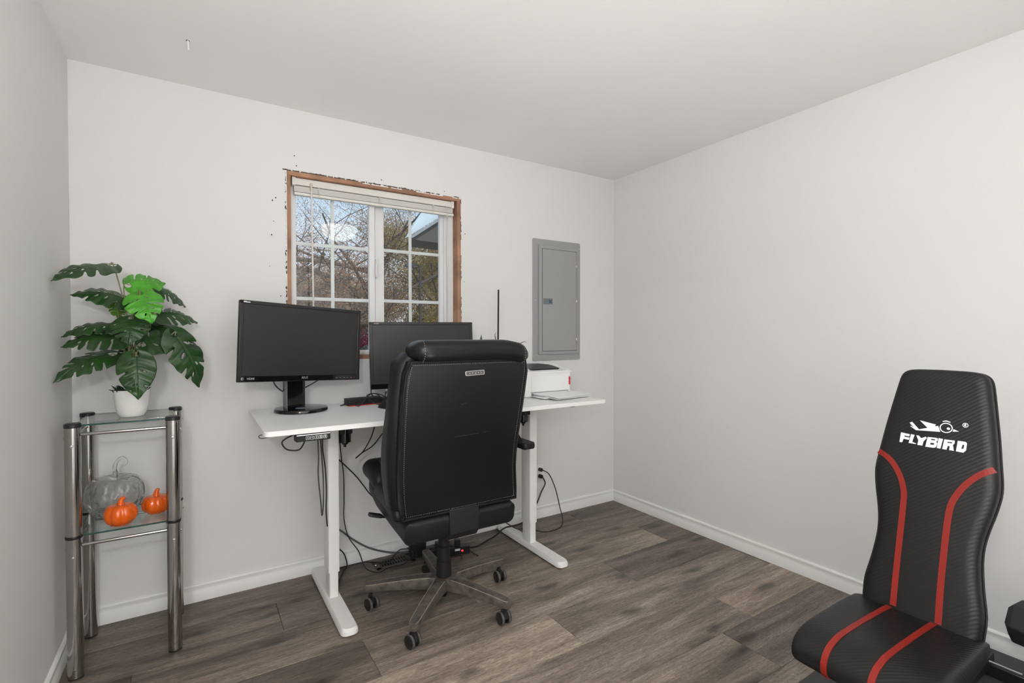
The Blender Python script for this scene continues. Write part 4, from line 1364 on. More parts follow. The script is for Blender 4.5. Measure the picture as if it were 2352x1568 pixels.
# ---------------------------------------------------------------- pumpkins on the lower shelf
def ribbed(n, depth, ph=0):
    return lambda a, r, z: 1 - depth * (1 - abs(math.cos(n * (a + ph) / 2)) ** .55)
def pumpkin_profile(R0, Hh, n=16, dip=.10):
    pts = []
    for i in range(n + 1):
        a = -PI / 2 + PI * i / n
        r_ = R0 * (max(0, math.cos(a)) ** .62)
        z = Hh / 2 * (1 + math.sin(a))
        if i > n * .75:
            z -= Hh * dip * ((i - n * .75) / (n * .25)) ** 2
        pts.append((max(r_, .004), z))
    pts[0] = (R0 * .45, 0)
    pts[1] = (R0 * .62, Hh * .025)
    return pts
def orange(x, y, R0, Hh, ph, lean, label):
    t = thing('ceramic_pumpkin', label, 'pumpkin', (x, y, GL), 0, 'orange ceramic pumpkins')
    MB().lathe(pumpkin_profile(R0, Hh), 64, wob=ribbed(8, .13, ph)).build('body', M_PUMP, t, local=True, angle=75)
    P = smooth_path([(0, 0, Hh * .82), (0, 0, Hh + .004), (lean * .004, 0, Hh + .014), (lean * .013, 0, Hh + .022)], 4)
    MB().tube(P, [.014 * (1 - .52 * (k / (len(P) - 1)) ** .6) for k in range(len(P))], 14).build('stem', M_PUMP, t, local=True, angle=60)
    return t
orange(.194, -.338, .0550, .083, .2, 1, 'glossy orange ceramic pumpkin with a hooked stem, in front of the glass pumpkin')
orange(.304, -.255, .0520, .076, .55, .5, 'glossy orange ceramic pumpkin with a stubby stem, right by the chrome leg')
def shell_glass():
    m = bpy.data.materials.new('clear bubbled glass')
    m.use_nodes = True
    N, L = m.node_tree.nodes, m.node_tree.links
    N.clear()
    o = N.new('ShaderNodeOutputMaterial')
    mx = N.new('ShaderNodeMixShader'); mx.inputs[0].default_value = .86
    tr = N.new('ShaderNodeBsdfTransparent'); tr.inputs[0].default_value = (.94, .94, .935, 1)
    g = N.new('ShaderNodeBsdfGlass'); g.inputs['IOR'].default_value = 1.45; g.inputs['Roughness'].default_value = .0
    tc = N.new('ShaderNodeTexCoord')
    vo = N.new('ShaderNodeTexVoronoi'); vo.inputs['Scale'].default_value = 42; vo.feature = 'SMOOTH_F1'
    bp = N.new('ShaderNodeBump'); bp.inputs['Strength'].default_value = .9; bp.inputs['Distance'].default_value = .006
    L.new(tc.outputs['Object'], vo.inputs['Vector']); L.new(vo.outputs['Distance'], bp.inputs['Height']); L.new(bp.outputs[0], g.inputs['Normal'])
    L.new(tr.outputs[0], mx.inputs[1]); L.new(g.outputs[0], mx.inputs[2]); L.new(mx.outputs[0], o.inputs['Surface'])
    return m
M_BUBBLE = shell_glass()
gp = thing('glass_pumpkin', 'large clear glass pumpkin with a curled glass stem on the lower shelf', 'pumpkin', (.159, -.180, GL))
gb = MB().lathe(pumpkin_profile(.103, .165, 20, .14), 96, wob=ribbed(10, .075, .1)).build('body', M_BUBBLE, gp, local=True, angle=75)
sd = gb.modifiers.new('wall', 'SOLIDIFY'); sd.thickness = .0035; sd.offset = -1
P = smooth_path([(-.003, 0, .146), (.002, 0, .168), (.001, 0, .192), (.008, 0, .215), (.022, 0, .229), (.036, 0, .223), (.040, 0, .208), (.033, 0, .198), (.024, 0, .194)], 5)
nP = len(P)
MB().tube(P, [(.0155 - .008 * min(1, k / 8)) if k < 9 else .0078 - .0045 * (k - 8) / (nP - 9) for k in range(nP)], 12).build('stem', M_BUBBLE, gp, local=True, angle=60)

# ---------------------------------------------------------------- workout bench
bn = thing('weight_bench', 'black folding workout bench with red stripes at the right edge', 'bench', (2.40, -2.193, .012))
LOGO = [
[[(-0.0884, 0.5436), (-0.0639, 0.5413), (-0.0648, 0.5337), (-0.0776, 0.535), (-0.0779, 0.5311), (-0.0636, 0.53), (-0.065, 0.5226), (-0.0795, 0.5237), (-0.0822, 0.5115), (-0.0895, 0.5113)]],
[[(-0.0607, 0.5424), (-0.0513, 0.5413), (-0.0555, 0.518), (-0.0449, 0.5145), (-0.0457, 0.5124), (-0.0646, 0.5127)]],
[[(-0.0467, 0.5405), (-0.0404, 0.5411), (-0.0328, 0.5338), (-0.0221, 0.5404), (-0.0187, 0.5371), (-0.0263, 0.5249), (-0.0281, 0.5106), (-0.0411, 0.5108), (-0.0398, 0.5256)]],
[[(-0.0169, 0.5405), (0.0054, 0.5414), (0.0088, 0.5397), (0.0086, 0.5328), (0.0053, 0.5284), (0.0087, 0.5267), (0.0077, 0.5159), (0.0051, 0.5108), (-0.0002, 0.509), (-0.0202, 0.509)], [(-0.0075, 0.5363), (0.0026, 0.5364), (0.0025, 0.5329), (-0.0078, 0.5326)], [(-0.0082, 0.5236), (0.0012, 0.5241), (0.0008, 0.5184), (-0.0087, 0.5178)]],
[[(0.0105, 0.5418), (0.0216, 0.5408), (0.0178, 0.5098), (0.0088, 0.51)]],
[[(0.025, 0.5403), (0.0503, 0.5408), (0.0504, 0.5322), (0.0468, 0.527), (0.0506, 0.5092), (0.0394, 0.5095), (0.0395, 0.5219), (0.035, 0.5218), (0.0326, 0.5094), (0.0222, 0.5096)], [(0.0334, 0.5344), (0.0446, 0.5349), (0.0445, 0.5314), (0.0329, 0.5309)]],
[[(0.0574, 0.5417), (0.0757, 0.5416), (0.0794, 0.5376), (0.0787, 0.5162), (0.073, 0.5082), (0.0555, 0.5091)], [(0.0692, 0.5327), (0.0735, 0.5306), (0.0724, 0.5198), (0.0672, 0.5188)]],
[[(-0.0681, 0.5786), (-0.0617, 0.5828), (-0.0414, 0.5611), (-0.0201, 0.5695), (-0.0421, 0.5904), (0.0001, 0.5831), (-0.0025, 0.5769), (0.006, 0.5798), (0.0129, 0.5618), (-0.0492, 0.5571), (-0.0654, 0.5675), (-0.0638, 0.5694), (-0.0555, 0.5643)]],
[[(0.0424, 0.5762), (0.0415, 0.5713), (0.0392, 0.567), (0.0355, 0.5635), (0.031, 0.5613), (0.026, 0.5606), (0.021, 0.5615), (0.0165, 0.5638), (0.013, 0.5674), (0.0107, 0.5718), (0.01, 0.5768), (0.0109, 0.5817), (0.0134, 0.5861), (0.0171, 0.5896), (0.0217, 0.5917), (0.0267, 0.5924), (0.0317, 0.5914), (0.0361, 0.5891), (0.0396, 0.5855), (0.0418, 0.581)], [(0.0399, 0.5762), (0.0391, 0.5722), (0.0371, 0.5687), (0.0341, 0.5659), (0.0303, 0.5641), (0.0261, 0.5635), (0.0219, 0.5642), (0.0181, 0.5661), (0.0151, 0.569), (0.0132, 0.5727), (0.0127, 0.5768), (0.0134, 0.5808), (0.0155, 0.5844), (0.0186, 0.5872), (0.0224, 0.589), (0.0267, 0.5895), (0.0309, 0.5887), (0.0346, 0.5868), (0.0375, 0.5839), (0.0393, 0.5802)]],
[[(0.0361, 0.5749), (0.0355, 0.5729), (0.0339, 0.5715), (0.0318, 0.571), (0.0297, 0.5716), (0.0282, 0.5731), (0.0277, 0.575), (0.0283, 0.577), (0.0299, 0.5784), (0.032, 0.5789), (0.0341, 0.5783), (0.0356, 0.5768)]],
[[(0.0156, 0.5965), (0.0248, 0.6), (0.0357, 0.5966), (0.0346, 0.5939), (0.0251, 0.5965), (0.0167, 0.5942)]],
[[(0.0443, 0.5756), (0.0582, 0.5701), (0.0428, 0.5675)]],
[[(0.0781, 0.5918), (0.0775, 0.589), (0.0759, 0.5867), (0.0736, 0.5852), (0.071, 0.5847), (0.0683, 0.5854), (0.0661, 0.587), (0.0647, 0.5894), (0.0642, 0.5922), (0.0648, 0.5949), (0.0664, 0.5972), (0.0687, 0.5987), (0.0713, 0.5992), (0.074, 0.5986), (0.0762, 0.5969), (0.0776, 0.5945)], [(0.0766, 0.5918), (0.0761, 0.5897), (0.0749, 0.5879), (0.0731, 0.5867), (0.071, 0.5864), (0.0689, 0.5868), (0.0672, 0.5881), (0.066, 0.59), (0.0657, 0.5921), (0.0661, 0.5943), (0.0674, 0.5961), (0.0692, 0.5972), (0.0713, 0.5976), (0.0734, 0.5971), (0.0751, 0.5958), (0.0763, 0.594)]],
[[(0.0681, 0.5876), (0.0689, 0.5961), (0.0731, 0.5955), (0.0737, 0.5927), (0.0718, 0.5912), (0.0738, 0.5875), (0.0721, 0.5877), (0.0704, 0.5907), (0.0698, 0.5876)]],
]
STRIPE_A = [(-0.1455, 0.4716), (-0.1104, 0.4508), (-0.0802, 0.4096), (-0.0628, 0.3602), (-0.0594, 0.3148), (-0.0585, 0.2233), (-0.0572, 0.1014), (-0.0554, 0.0042)]
STRIPE_B = [(0.1448, 0.4734), (0.1135, 0.4491), (0.0837, 0.411), (0.0612, 0.3616), (0.0543, 0.3162), (0.0529, 0.2297), (0.0536, 0.1091), (0.0568, 0.001)]
PAD = [(-0.142, 0.0043), (-0.1424, 0.0624), (-0.1319, 0.1362), (-0.1241, 0.2233), (-0.1313, 0.278), (-0.1464, 0.346), (-0.1549, 0.3878), (-0.1522, 0.4327), (-0.1398, 0.5541), (-0.1266, 0.6687), (-0.1199, 0.7253), (-0.1098, 0.7488), (-0.0889, 0.7607), (-0.0054, 0.7627), (0.0745, 0.7634), (0.0986, 0.7527), (0.1104, 0.7266), (0.1296, 0.6228), (0.1498, 0.4979), (0.156, 0.4366), (0.1541, 0.3865), (0.1417, 0.3026), (0.1329, 0.2323), (0.1356, 0.1607), (0.1488, 0.0831), (0.1574, 0.0171), (0.1484, -0.0081)]
TB = R(75)
BE, BN_, BP = Vector((math.cos(TB), 0, math.sin(TB))), Vector((-math.sin(TB), 0, math.cos(TB))), Vector((2.28, -2.193, .42))
def bpt(u, s, d):
    return BP + Vector((0, -u, 0)) + BE * s + BN_ * d
def offset_loop(lp, k):
    n = len(lp)
    out = []
    for i in range(n):
        a, b, c = Vector(lp[i - 1]), Vector(lp[i]), Vector(lp[(i + 1) % n])
        e1, e2 = (b - a).normalized(), (c - b).normalized()
        n1, n2 = Vector((e1.y, -e1.x)), Vector((e2.y, -e2.x))
        m_ = (n1 + n2)
        m_ = m_ / max(.3, m_.length ** 2 / 2) if m_.length > 1e-6 else n1
        out.append(tuple(b + m_ * k))
    return out
# symmetrise and densify the traced outline
half = [(u, s) for u, s in PAD[:14]]
rh = list(reversed([(u, s) for u, s in PAD[13:]]))
def at_s(lp, s):
    for (u0, s0), (u1, s1) in zip(lp, lp[1:]):
        if s0 <= s <= s1:
            return u0 + (u1 - u0) * (s - s0) / max(1e-6, s1 - s0)
    return lp[-1][0]
HW = [(-.045, .140), (-.03, .1445), (.0, .146), (.06, .147), (.13, .136), (.20, .1285), (.25, .129), (.30, .1365), (.35, .147), (.40, .1545), (.44, .154), (.50, .147), (.56, .140), (.63, .130), (.70, .1195), (.735, .113), (.752, .103), (.761, .085), (.764, .055)]
left = smooth_path([(-w, s, 0) for s, w in HW], 3)
LP = [(p.x, p.y) for p in left] + [(0, .765)] + [(-p.x, p.y) for p in reversed(left)]
# order is up the left side and down the right: clockwise; outward is to the left of travel
def pad_ring(k, d):
    return [bpt(u, s, d) for u, s in offset_loop(LP, k)]
chk = offset_loop(LP, .01)
sgn = 1 if max(abs(p[0]) for p in chk) > max(abs(p[0]) for p in LP) else -1
rings = [pad_ring(-sgn * k, d) for k, d in ((.030, .003), (.014, .0015), (.006, -.003), (.0015, -.010), (0, -.018), (0, -.040), (.003, -.047), (.012, -.050))]
bpad = MB().loft(rings).build('back_pad', M_CARBON, bn, angle=50)
MB().tube(pad_ring(sgn * .0005, -.043) + [pad_ring(sgn * .0005, -.043)[0]], .0035, 6).build('piping', M_LEATHER2, bpad)
def strip_on(path, w, fn, name, m, par):
    P = smooth_path([(u, s, 0) for u, s in path], 5)
    L1, L2 = [], []
    for i, p in enumerate(P):
        t = (P[min(i + 1, len(P) - 1)] - P[max(i - 1, 0)]).normalized()
        q_ = Vector((-t.y, t.x, 0))
        L1.append((p.x + q_.x * w / 2, p.y + q_.y * w / 2)); L2.append((p.x - q_.x * w / 2, p.y - q_.y * w / 2))
    mb = MB()
    n = len(P)
    vs = [fn(*q_, .0042) for q_ in L1] + [fn(*q_, .0042) for q_ in L2] + [fn(*q_, -.002) for q_ in L1] + [fn(*q_, -.002) for q_ in L2]
    fs = []
    for i in range(n - 1):
        fs += [(i, i + 1, n + i + 1, n + i), (2 * n + i, 3 * n + i, 3 * n + i + 1, 2 * n + i + 1), (i, 2 * n + i, 2 * n + i + 1, i + 1), (n + i, n + i + 1, 3 * n + i + 1, 3 * n + i)]
    fs += [(0, n, 3 * n, 2 * n), (n - 1, 3 * n - 1, 4 * n - 1, 2 * n - 1)]
    mb.add(vs, fs)
    return mb.build(name, m, par, smooth=False)
def edge_drop(u, s, d):
    k = max(0, abs(u) - at_w(s) + .030) / .030
    return bpt(u, s, d - .006 * k * k)
def at_w(s):
    for (s0, w0), (s1, w1) in zip(HW, HW[1:]):
        if s0 <= s <= s1:
            return w0 + (w1 - w0) * (s - s0) / (s1 - s0)
    return HW[0][1]
strip_on(STRIPE_A, .0165, edge_drop, 'red_stripe', M_STRIPE, bpad)
strip_on(STRIPE_B, .0165, edge_drop, 'red_stripe', M_STRIPE, bpad)
mb = MB()
for loops in LOGO:
    mb.prism(loops, lambda u, v, d: bpt(u, v, .0030 + d), .0012)
mb.build('logo_print', M_WHITEP, bpad, smooth=False)
# seat pad: flat with a waterfall front
SP = [(2.335, .415), (2.25, .420), (2.10, .4215), (2.00, .420), (1.965, .416), (1.930, .405), (1.908, .388), (1.897, .366), (1.898, .344), (1.908, .326), (1.925, .318), (2.0, .338), (2.10, .352), (2.335, .352)]
rings = []
for (yy, k) in ((-2.022, .016), (-2.026, .007), (-2.034, .002), (-2.045, 0), (-2.19, -.001), (-2.335, 0), (-2.346, .002), (-2.354, .007), (-2.358, .016)):
    lp = offset_loop(SP, 1.0 * 0)
    cx_, cz_ = 2.10, .375
    rings.append([(cx_ + (x - cx_) * (1 - k * 3.2), yy, cz_ + (z - cz_) * (1 - k * 14)) for x, z in SP])
spad = MB().loft(rings).build('seat_pad', M_CARBON, bn, angle=50, subsurf=1)
for yc in (-2.120, -2.232):
    P = smooth_path([(x, 0, z) for x, z in SP[0:11]], 4)
    mb = MB()
    rg_ = []
    for i, p in enumerate(P):
        t = (P[min(i + 1, len(P) - 1)] - P[max(i - 1, 0)]).normalized()
        nn_ = Vector((-t.z, 0, t.x))
        if nn_.dot(Vector((p.x - 2.10, 0, p.z - .375))) < 0:
            nn_ = -nn_
        yy = yc - .008 * (p.x - 2.0) / .3
        rg_.append([(p.x + nn_.x * d, yy + w_, p.z + nn_.z * d) for w_, d in ((-.0078, .0012), (.0078, .0012), (.0078, -.004), (-.0078, -.004))])
    mb.loft(rg_); mb.build('red_stripe', M_STRIPE, spad, smooth=False)
# steel frame under the pads
MB().bar((1.98, -2.193, .075), (2.93, -2.193, .075), .05, .05).build('main_beam', M_FRAME, bn, bevel=.004)
MB().box(1.955, 2.005, -2.42, -1.99, .014, .062).build('front_foot', M_FRAME, bn, bevel=.006)
MB().box(2.90, 2.95, -2.36, -2.02, .014, .062).build('rear_foot', M_FRAME, bn, bevel=.006)
MB().bar((2.00, -2.193, .08), (2.22, -2.193, .335), .05, .05, (0, 1, 0)).build('seat_post', M_FRAME, bn, bevel=.004)
MB().box(2.05, 2.30, -2.218, -2.168, .325, .353).build('seat_support', M_FRAME, bn, bevel=.004)
MB().bar((2.30, -2.193, .34), (2.30 + .50 * BE.x + .055, -2.193, .34 + .50 * BE.z), .05, .04, (0, 1, 0)).build('back_support', M_FRAME, bn, bevel=.004)
MB().bar((2.43, -2.193, .68), (2.80, -2.193, .11), .03, .03, (0, 1, 0)).build('adjuster_strut', M_FRAME, bn, bevel=.003)
mb = MB()
for i in range(6):
    mb.bar((2.55 + i * .06, -2.193, .10), (2.535 + i * .06, -2.193, .135), .045, .012, (0, 1, 0))
mb.build('adjuster_ladder', M_FRAME, bn, bevel=.002)
MB().bar((2.84, -2.225, .098), (2.84, -2.31, .098), .009, .004).build('frame_glint', M_STEEL, bn)  # thin bright strip standing in for a highlight on the black frame

# ---------------------------------------------------------------- foam mat tiles
mt = thing('foam_mat', 'dark grey interlocking foam floor mat under the bench', 'mat', (2.47, -2.6, 0))
TX, TY = (1.80, 2.40, 3.00, 3.128), (-1.85, -2.45, -3.05, -3.50)
def edge(a, b, tooth, sgn_):
    """points from a to b with square teeth to the side"""
    a, b = Vector(a), Vector(b)
    L_ = (b - a).length
    t = (b - a) / L_
    nrm_ = Vector((-t.y, t.x))
    if not tooth:
        return [tuple(a)]
    n = max(1, int(round(L_ / .12)))
    out = [tuple(a)]
    for i in range(n):
        c0 = (i + .5) / n * L_
        for (k, h) in ((-.024, 0), (-.031, 1), (.031, 1), (.024, 0)):
            out.append(tuple(a + t * (c0 + k) + nrm_ * (.024 * h * sgn_)))
    return out
for i in range(3):
    for j in range(3):
        x0, x1, y1, y0 = TX[i], TX[i + 1], TY[j], TY[j + 1]
        g = .0012
        lp = []
        lp += edge((x0 + g, y0 + g), (x1 - g, y0 + g), j < 2, -1)
        lp += edge((x1 - g, y0 + g), (x1 - g, y1 - g), i < 2, -1)
        lp += edge((x1 - g, y1 - g), (x0 + g, y1 - g), j > 0, 1)
        lp += edge((x0 + g, y1 - g), (x0 + g, y0 + g), i > 0, 1)
        MB().prism([lp], lambda u, v, d: (u, v, d), .012).build('tile', M_FOAM, mt, smooth=False)

# ---------------------------------------------------------------- dumbbell on its stand, right edge
ds = thing('dumbbell_stand', 'low black dumbbell stand beside the bench, at the right edge', 'stand', (2.78, -2.50, .012))
for x in (2.72, 2.90):
    MB().bar((x, -2.60, .03), (x, -2.50, .292), .03, .03, (1, 0, 0)).bar((x, -2.42, .03), (x, -2.50, .292), .03, .03, (1, 0, 0)).build('upright', M_FRAME, ds, bevel=.003)
for y in (-2.60, -2.42):
    MB().bar((2.66, y, .026), (2.96, y, .026), .028, .028).build('foot', M_FRAME, ds, bevel=.003)
MB().box(2.68, 2.96, -2.515, -2.485, .288, .308).build('rail', M_FRAME, ds, bevel=.003)
db = thing('dumbbell', 'black rubber hex dumbbell at the right edge behind the bench', 'dumbbell', (2.72, -2.46, .309))
def hexring(c, ax, r_, k=6, ph=0):
    u = Vector((0, 0, 1)); w = ax.cross(u).normalized()
    return [c + (u * math.sin(2 * PI * i / k + ph) + w * math.cos(2 * PI * i / k + ph)) * r_ for i in range(k)]
ax = Vector((.12, 1, 0)).normalized()
hc = Vector((2.725, -2.365, .325))
for off in (0, -.20):
    c = hc + ax * off
    MB().loft([hexring(c + ax * q_, ax, r_, 6, PI / 6 * 0) for q_, r_ in ((-.06, .050), (-.045, .072), (.045, .072), (.06, .050))]).build('head', M_RUBBER, db, smooth=False, bevel=.004)
MB().cyl(hc - ax * .03, hc - ax * .17, .016, n=16).build('handle', M_STEEL, db)

# ---------------------------------------------------------------- cables and power strip under the desk
st_ = thing('power_strip', 'black power strip with a red light on the floor behind the chair base', 'power strip', (1.66, -.185, 0), R(-14))
mb = MB(); mb.loft([[(x, y, z) for x, y in rrect(.135, .026, .008, 3)] for z in (.001, .040, .043)]); mb.build('case', M_BLACK, st_, local=True)
for i in range(5):
    s = MB().box(-.10 + i * .038, -.075 + i * .038, -.014, .014, .0425, .0442).build('socket', M_BLACKM, st_, local=True, bevel=.001)
    if i in (1, 4):
        MB().box(-.104 + i * .038, -.072 + i * .038, -.016, .016, .0444, .082).build('plug', M_BLACK, st_, local=True, bevel=.004)
MB().box(.045, .075, -.0268, -.0255, .024, .036).build('rating_label', M_WHITEP, st_, local=True)
MB().sphere((.088, -.026, .022), .006, 6).build('indicator_light', M_LED, st_, local=True)
ad = thing('power_brick', 'black power brick standing on the floor by the vent', 'adapter', (1.515, -.105, 0), R(-8))
mb = MB(); mb.loft([[(x, y, z) for x, y in rrect(.045, .03, .006, 3)] for z in (.001, .073, .076)]); mb.build('case', M_BLACKM, ad, local=True)
MB().cyl((-.045, 0, .05), (-.062, 0, .05), .005, n=8).build('strain_relief', M_BLACK, ad, local=True)
cable('black keypad cable looping below the left front of the desk', [(.777, -.66, .872), (.747, -.64, .854), (.737, -.63, .836), (.756, -.63, .809), (.796, -.64, .804), (.812, -.66, .829), (.814, -.68, .852)], .0030)
cable('black cable hanging in front of the left desk leg', [(.915, -.52, .872), (.930, -.44, .76), (.947, -.41, .66), (.953, -.405, .555), (.950, -.41, .46), (.955, -.41, .385)], .0030)
cable('dark grey cable hanging doubled behind the left desk leg', [(.905, -.45, .872), (.940, -.30, .70), (.950, -.24, .58), (.965, -.22, .44), (.972, -.21, .37), (.985, -.18, .42), (.990, -.16, .53), (.985, -.12, .74), (.98, -.10, .872)], .0034, M_CABLEG)
cable('thin black cable falling right of the left desk leg to the vent', [(1.05, -.22, .83), (1.089, -.12, .626), (1.107, -.09, .525), (1.111, -.08, .381), (1.11, -.08, .288), (1.135, -.07, .18), (1.188, -.07, .09), (1.217, -.06, .010), (1.22, -.139, .006), (1.26, -.199, .006), (1.322, -.176, .006), (1.40, -.185, .010), (1.468, -.154, .03), (1.475, -.12, .05)], .0028)
cable('black cable running diagonally behind the seat from the left desk leg', [(1.03, -.12, .66), (1.087, -.1, .604), (1.166, -.09, .515), (1.213, -.09, .449), (1.25, -.1, .395), (1.36, -.12, .274), (1.45, -.14, .18)], .0034)
cable('thick grey cable sagging along the back baseboard', [(1.02, -.045, .27), (1.099, -.04, .213), (1.168, -.035, .145), (1.264, -.035, .074), (1.389, -.035, .020), (1.48, -.045, .008)], .0050, M_CABLEG)
cable('black cable curling to the floor behind the left desk leg', [(1.02, -.14, .19), (1.084, -.1, .132), (1.113, -.08, .087), (1.130, -.06, .02), (1.109, -.077, .006), (1.066, -.163, .005), (1.05, -.21, .005)], .0030)
cable('black cable lying across the floor vent to the power brick', [(1.06, -.05, .006), (1.116, -.035, .006), (1.16, -.035, .006), (1.228, -.04, .007), (1.284, -.084, .009), (1.34, -.124, .010), (1.375, -.105, .03), (1.415, -.09, .05), (1.452, -.096, .05)], .0030)
cable('black cable sagging in a sharp V under the middle of the desk', [(1.265, -.2, .844), (1.245, -.2, .795), (1.222, -.2, .729), (1.183, -.2, .665), (1.142, -.2, .631), (1.171, -.205, .655), (1.229, -.205, .686), (1.275, -.2, .734), (1.311, -.2, .777), (1.33, -.2, .844)], .0032)
cable('black cord from the upper wall plug looping over the floor', [(2.452, -.036, .338), (2.485, -.065, .312), (2.534, -.07, .211), (2.568, -.08, .072), (2.530, -.16, .012), (2.435, -.237, .006), (2.322, -.233, .006), (2.20, -.205, .048), (2.142, -.195, .050), (2.059, -.13, .108), (1.925, -.2, .228)], .0034,
      ends=[((2.446, -.008, .338), (2.449, -.030, .338), .013, M_BLACK, 'plug')])
cable('thick black cord from the lower wall plug to the power strip', [(2.452, -.036, .291), (2.463, -.05, .248), (2.43, -.05, .193), (2.387, -.06, .129), (2.30, -.10, .062), (2.19, -.13, .046), (2.092, -.128, .046), (2.02, -.13, .012), (1.953, -.15, .006), (1.85, -.20, .010), (1.79, -.215, .022)], .0048,
      ends=[((2.446, -.008, .292), (2.449, -.030, .292), .014, M_BLACK, 'plug')])
cable('short black cord end beside the power strip', [(1.784, -.215, .02), (1.794, -.251, .006), (1.801, -.307, .005)], .003)
cable('black cord curled on the floor behind the chair post', [(1.60, -.25, .006), (1.687, -.24, .006), (1.72, -.255, .006), (1.703, -.293, .006)], .0034)
cable('black cord lying on the floor under the chair spokes', [(1.764, -.43, .006), (1.73, -.487, .006), (1.662, -.501, .006), (1.60, -.47, .006)], .0034)

# ---------------------------------------------------------------- outside the window
GZ = -.45
ground = struct(MB().box(-20, 45, .3, 80, GZ - .2, GZ).build('ground', mat('lawn with fallen leaves', (.16, .13, .065), .9, var=(1.5, .4)), smooth=False))
road = struct(MB().box(-20, 45, 9.6, 14.2, GZ, GZ + .03).build('road', mat('pale asphalt', (.34, .335, .33), .9, var=(3, .1)), smooth=False))
M_BARK = mat('grey brown bark', (.085, .068, .055), .9, bump=(14, .5), var=(6, .35))
def leaf_mat(name, cols):
    m, nt, N, L, b = node_mat(name)
    oi = N.new('ShaderNodeNewGeometry')
    rp = N.new('ShaderNodeValToRGB')
    rp.color_ramp.interpolation = 'LINEAR'
    rp.color_ramp.elements[0].color = (*cols[0], 1)
    rp.color_ramp.elements[1].color = (*cols[-1], 1)
    for i, c in enumerate(cols[1:-1]):
        e = rp.color_ramp.elements.new((i + 1) / (len(cols) - 1))
        e.color = (*c, 1)
    L.new(oi.outputs['Random Per Island'], rp.inputs[0])
    L.new(rp.outputs[0], b.inputs['Base Color'])
    b.inputs['Roughness'].default_value = .7
    return m
ML_RUST = leaf_mat('rust oak leaves', [(.11, .045, .025), (.30, .13, .06), (.22, .11, .03), (.42, .22, .12)])
ML_GOLD = leaf_mat('golden leaves', [(.10, .065, .012), (.30, .18, .03), (.16, .12, .02), (.42, .27, .05)])
ML_DUN = leaf_mat('brown leaves', [(.12, .075, .04), (.22, .14, .07), (.28, .19, .10)])
ML_PLUM = leaf_mat('crimson leaves', [(.30, .05, .08), (.50, .14, .19), (.40, .09, .12)])
def tree(name, label, loc, height, spread, leaves, lm, seed, trunk_r=.16, first=.22, leaf=.055, lmin=.15, twig=True, group='autumn trees outside the window', depth=4, extra=()):
    rt_ = random.Random(seed)
    t = thing(name, label, 'tree', (loc[0], loc[1], GZ), 0, group)
    wood = MB()
    tips = []
    def grow(p, d, ln, r_, lev):
        pts, rad = [p.copy()], [r_]
        n = 4 if lev < 2 else 3
        q_ = p.copy()
        dd = d.copy()
        for i in range(n):
            dd = (dd + Vector((rt_.uniform(-1, 1), rt_.uniform(-1, 1), rt_.uniform(-.6, .8))) * .24).normalized()
            q_ = q_ + dd * (ln / n)
            pts.append(q_.copy())
            rad.append(r_ * (1 - .6 * (i + 1) / n))
            if lev >= depth - 2:
                tips.append((q_.copy(), dd.copy()))
        wood.tube(pts, rad, 6 if lev < 2 else 4 if lev < 3 else 3, cap=False)
        if lev < depth:
            k = rt_.randint(3, 4) if lev else 7
            for j in range(k):
                f = rt_.uniform(.25, 1) if lev else rt_.uniform(first, 1)
                idx_ = f * n
                a = int(min(n - 1, idx_))
                b0 = pts[a].lerp(pts[a + 1], idx_ - a)
                az = rt_.uniform(0, 2 * PI) if lev else 2 * PI * j / k + rt_.uniform(-.4, .4)
                side_ = Vector((math.cos(az), math.sin(az), rt_.uniform(-.15, .75)))
                nd = (dd * .35 + side_ * .9).normalized()
                grow(b0, nd, ln * rt_.uniform(.52, .74) * (spread if lev == 0 else 1), rad[a] * rt_.uniform(.42, .6), lev + 1)
    grow(Vector((0, 0, 0)), Vector((rt_.uniform(-.1, .1), 0, 1)), height * .62, trunk_r, 0)
    for ex in extra:
        P = smooth_path([Vector(e) - Vector((loc[0], loc[1], GZ)) for e in ex[0]], 4)
        wood.tube(P, [ex[1] + (ex[2] - ex[1]) * k / (len(P) - 1) for k in range(len(P))], 8)
        for k in range(2, len(P), 2):
            for s in range(2):
                d = Vector((rt_.uniform(-1, 1), rt_.uniform(-1, 1), rt_.uniform(-.5, .9))).normalized()
                grow(P[k], d, rt_.uniform(.7, 1.5), ex[2] * .6, depth - 1)
    w = wood.build('branches', M_BARK, t, local=True, angle=80, recalc=False)
    fol = MB()
    vs, fs = fol.v, fol.f
    for i in range(leaves):
        p, d = tips[rt_.randrange(len(tips))]
        c = p + Vector((rt_.gauss(0, lmin), rt_.gauss(0, lmin), rt_.gauss(0, lmin)))
        u = Vector((rt_.uniform(-1, 1), rt_.uniform(-1, 1), rt_.uniform(-1, 1))).normalized()
        v = u.orthogonal().normalized()
        s = leaf * rt_.uniform(.6, 1.2)
        o_ = len(vs)
        vs += [tuple(c - u * s), tuple(c + v * s * .5), tuple(c + u * s), tuple(c - v * s * .5)]
        fs.append([o_, o_ + 1, o_ + 2, o_ + 3])
    fol.mi = [0] * len(fs)
    o = fol.build('foliage', lm, t, local=True, smooth=False, recalc=False)
    o['kind'] = 'stuff'
    return t
tree('oak_tree', 'rust-leaved oak with a heavy sloping branch outside the left panes', (2.0, 10.2), 7.0, 1.0, 30000, ML_RUST, 11, .22, .2, .020, .16,
     extra=[([(1.9, 10.0, 2.1), (2.2, 9.4, 2.66), (2.64, 9, 2.70), (2.91, 9, 2.62), (3.2, 9, 2.54), (3.44, 9, 2.40), (3.74, 9, 2.06), (3.95, 9, 1.76), (4.1, 9, 1.5)], .055, .035)])
tree('maple_tree', 'golden-leaved tree filling the right panes of the window', (7.6, 14.6), 5.4, 1.15, 70000, ML_GOLD, 23, .20, .12, .036, .28)
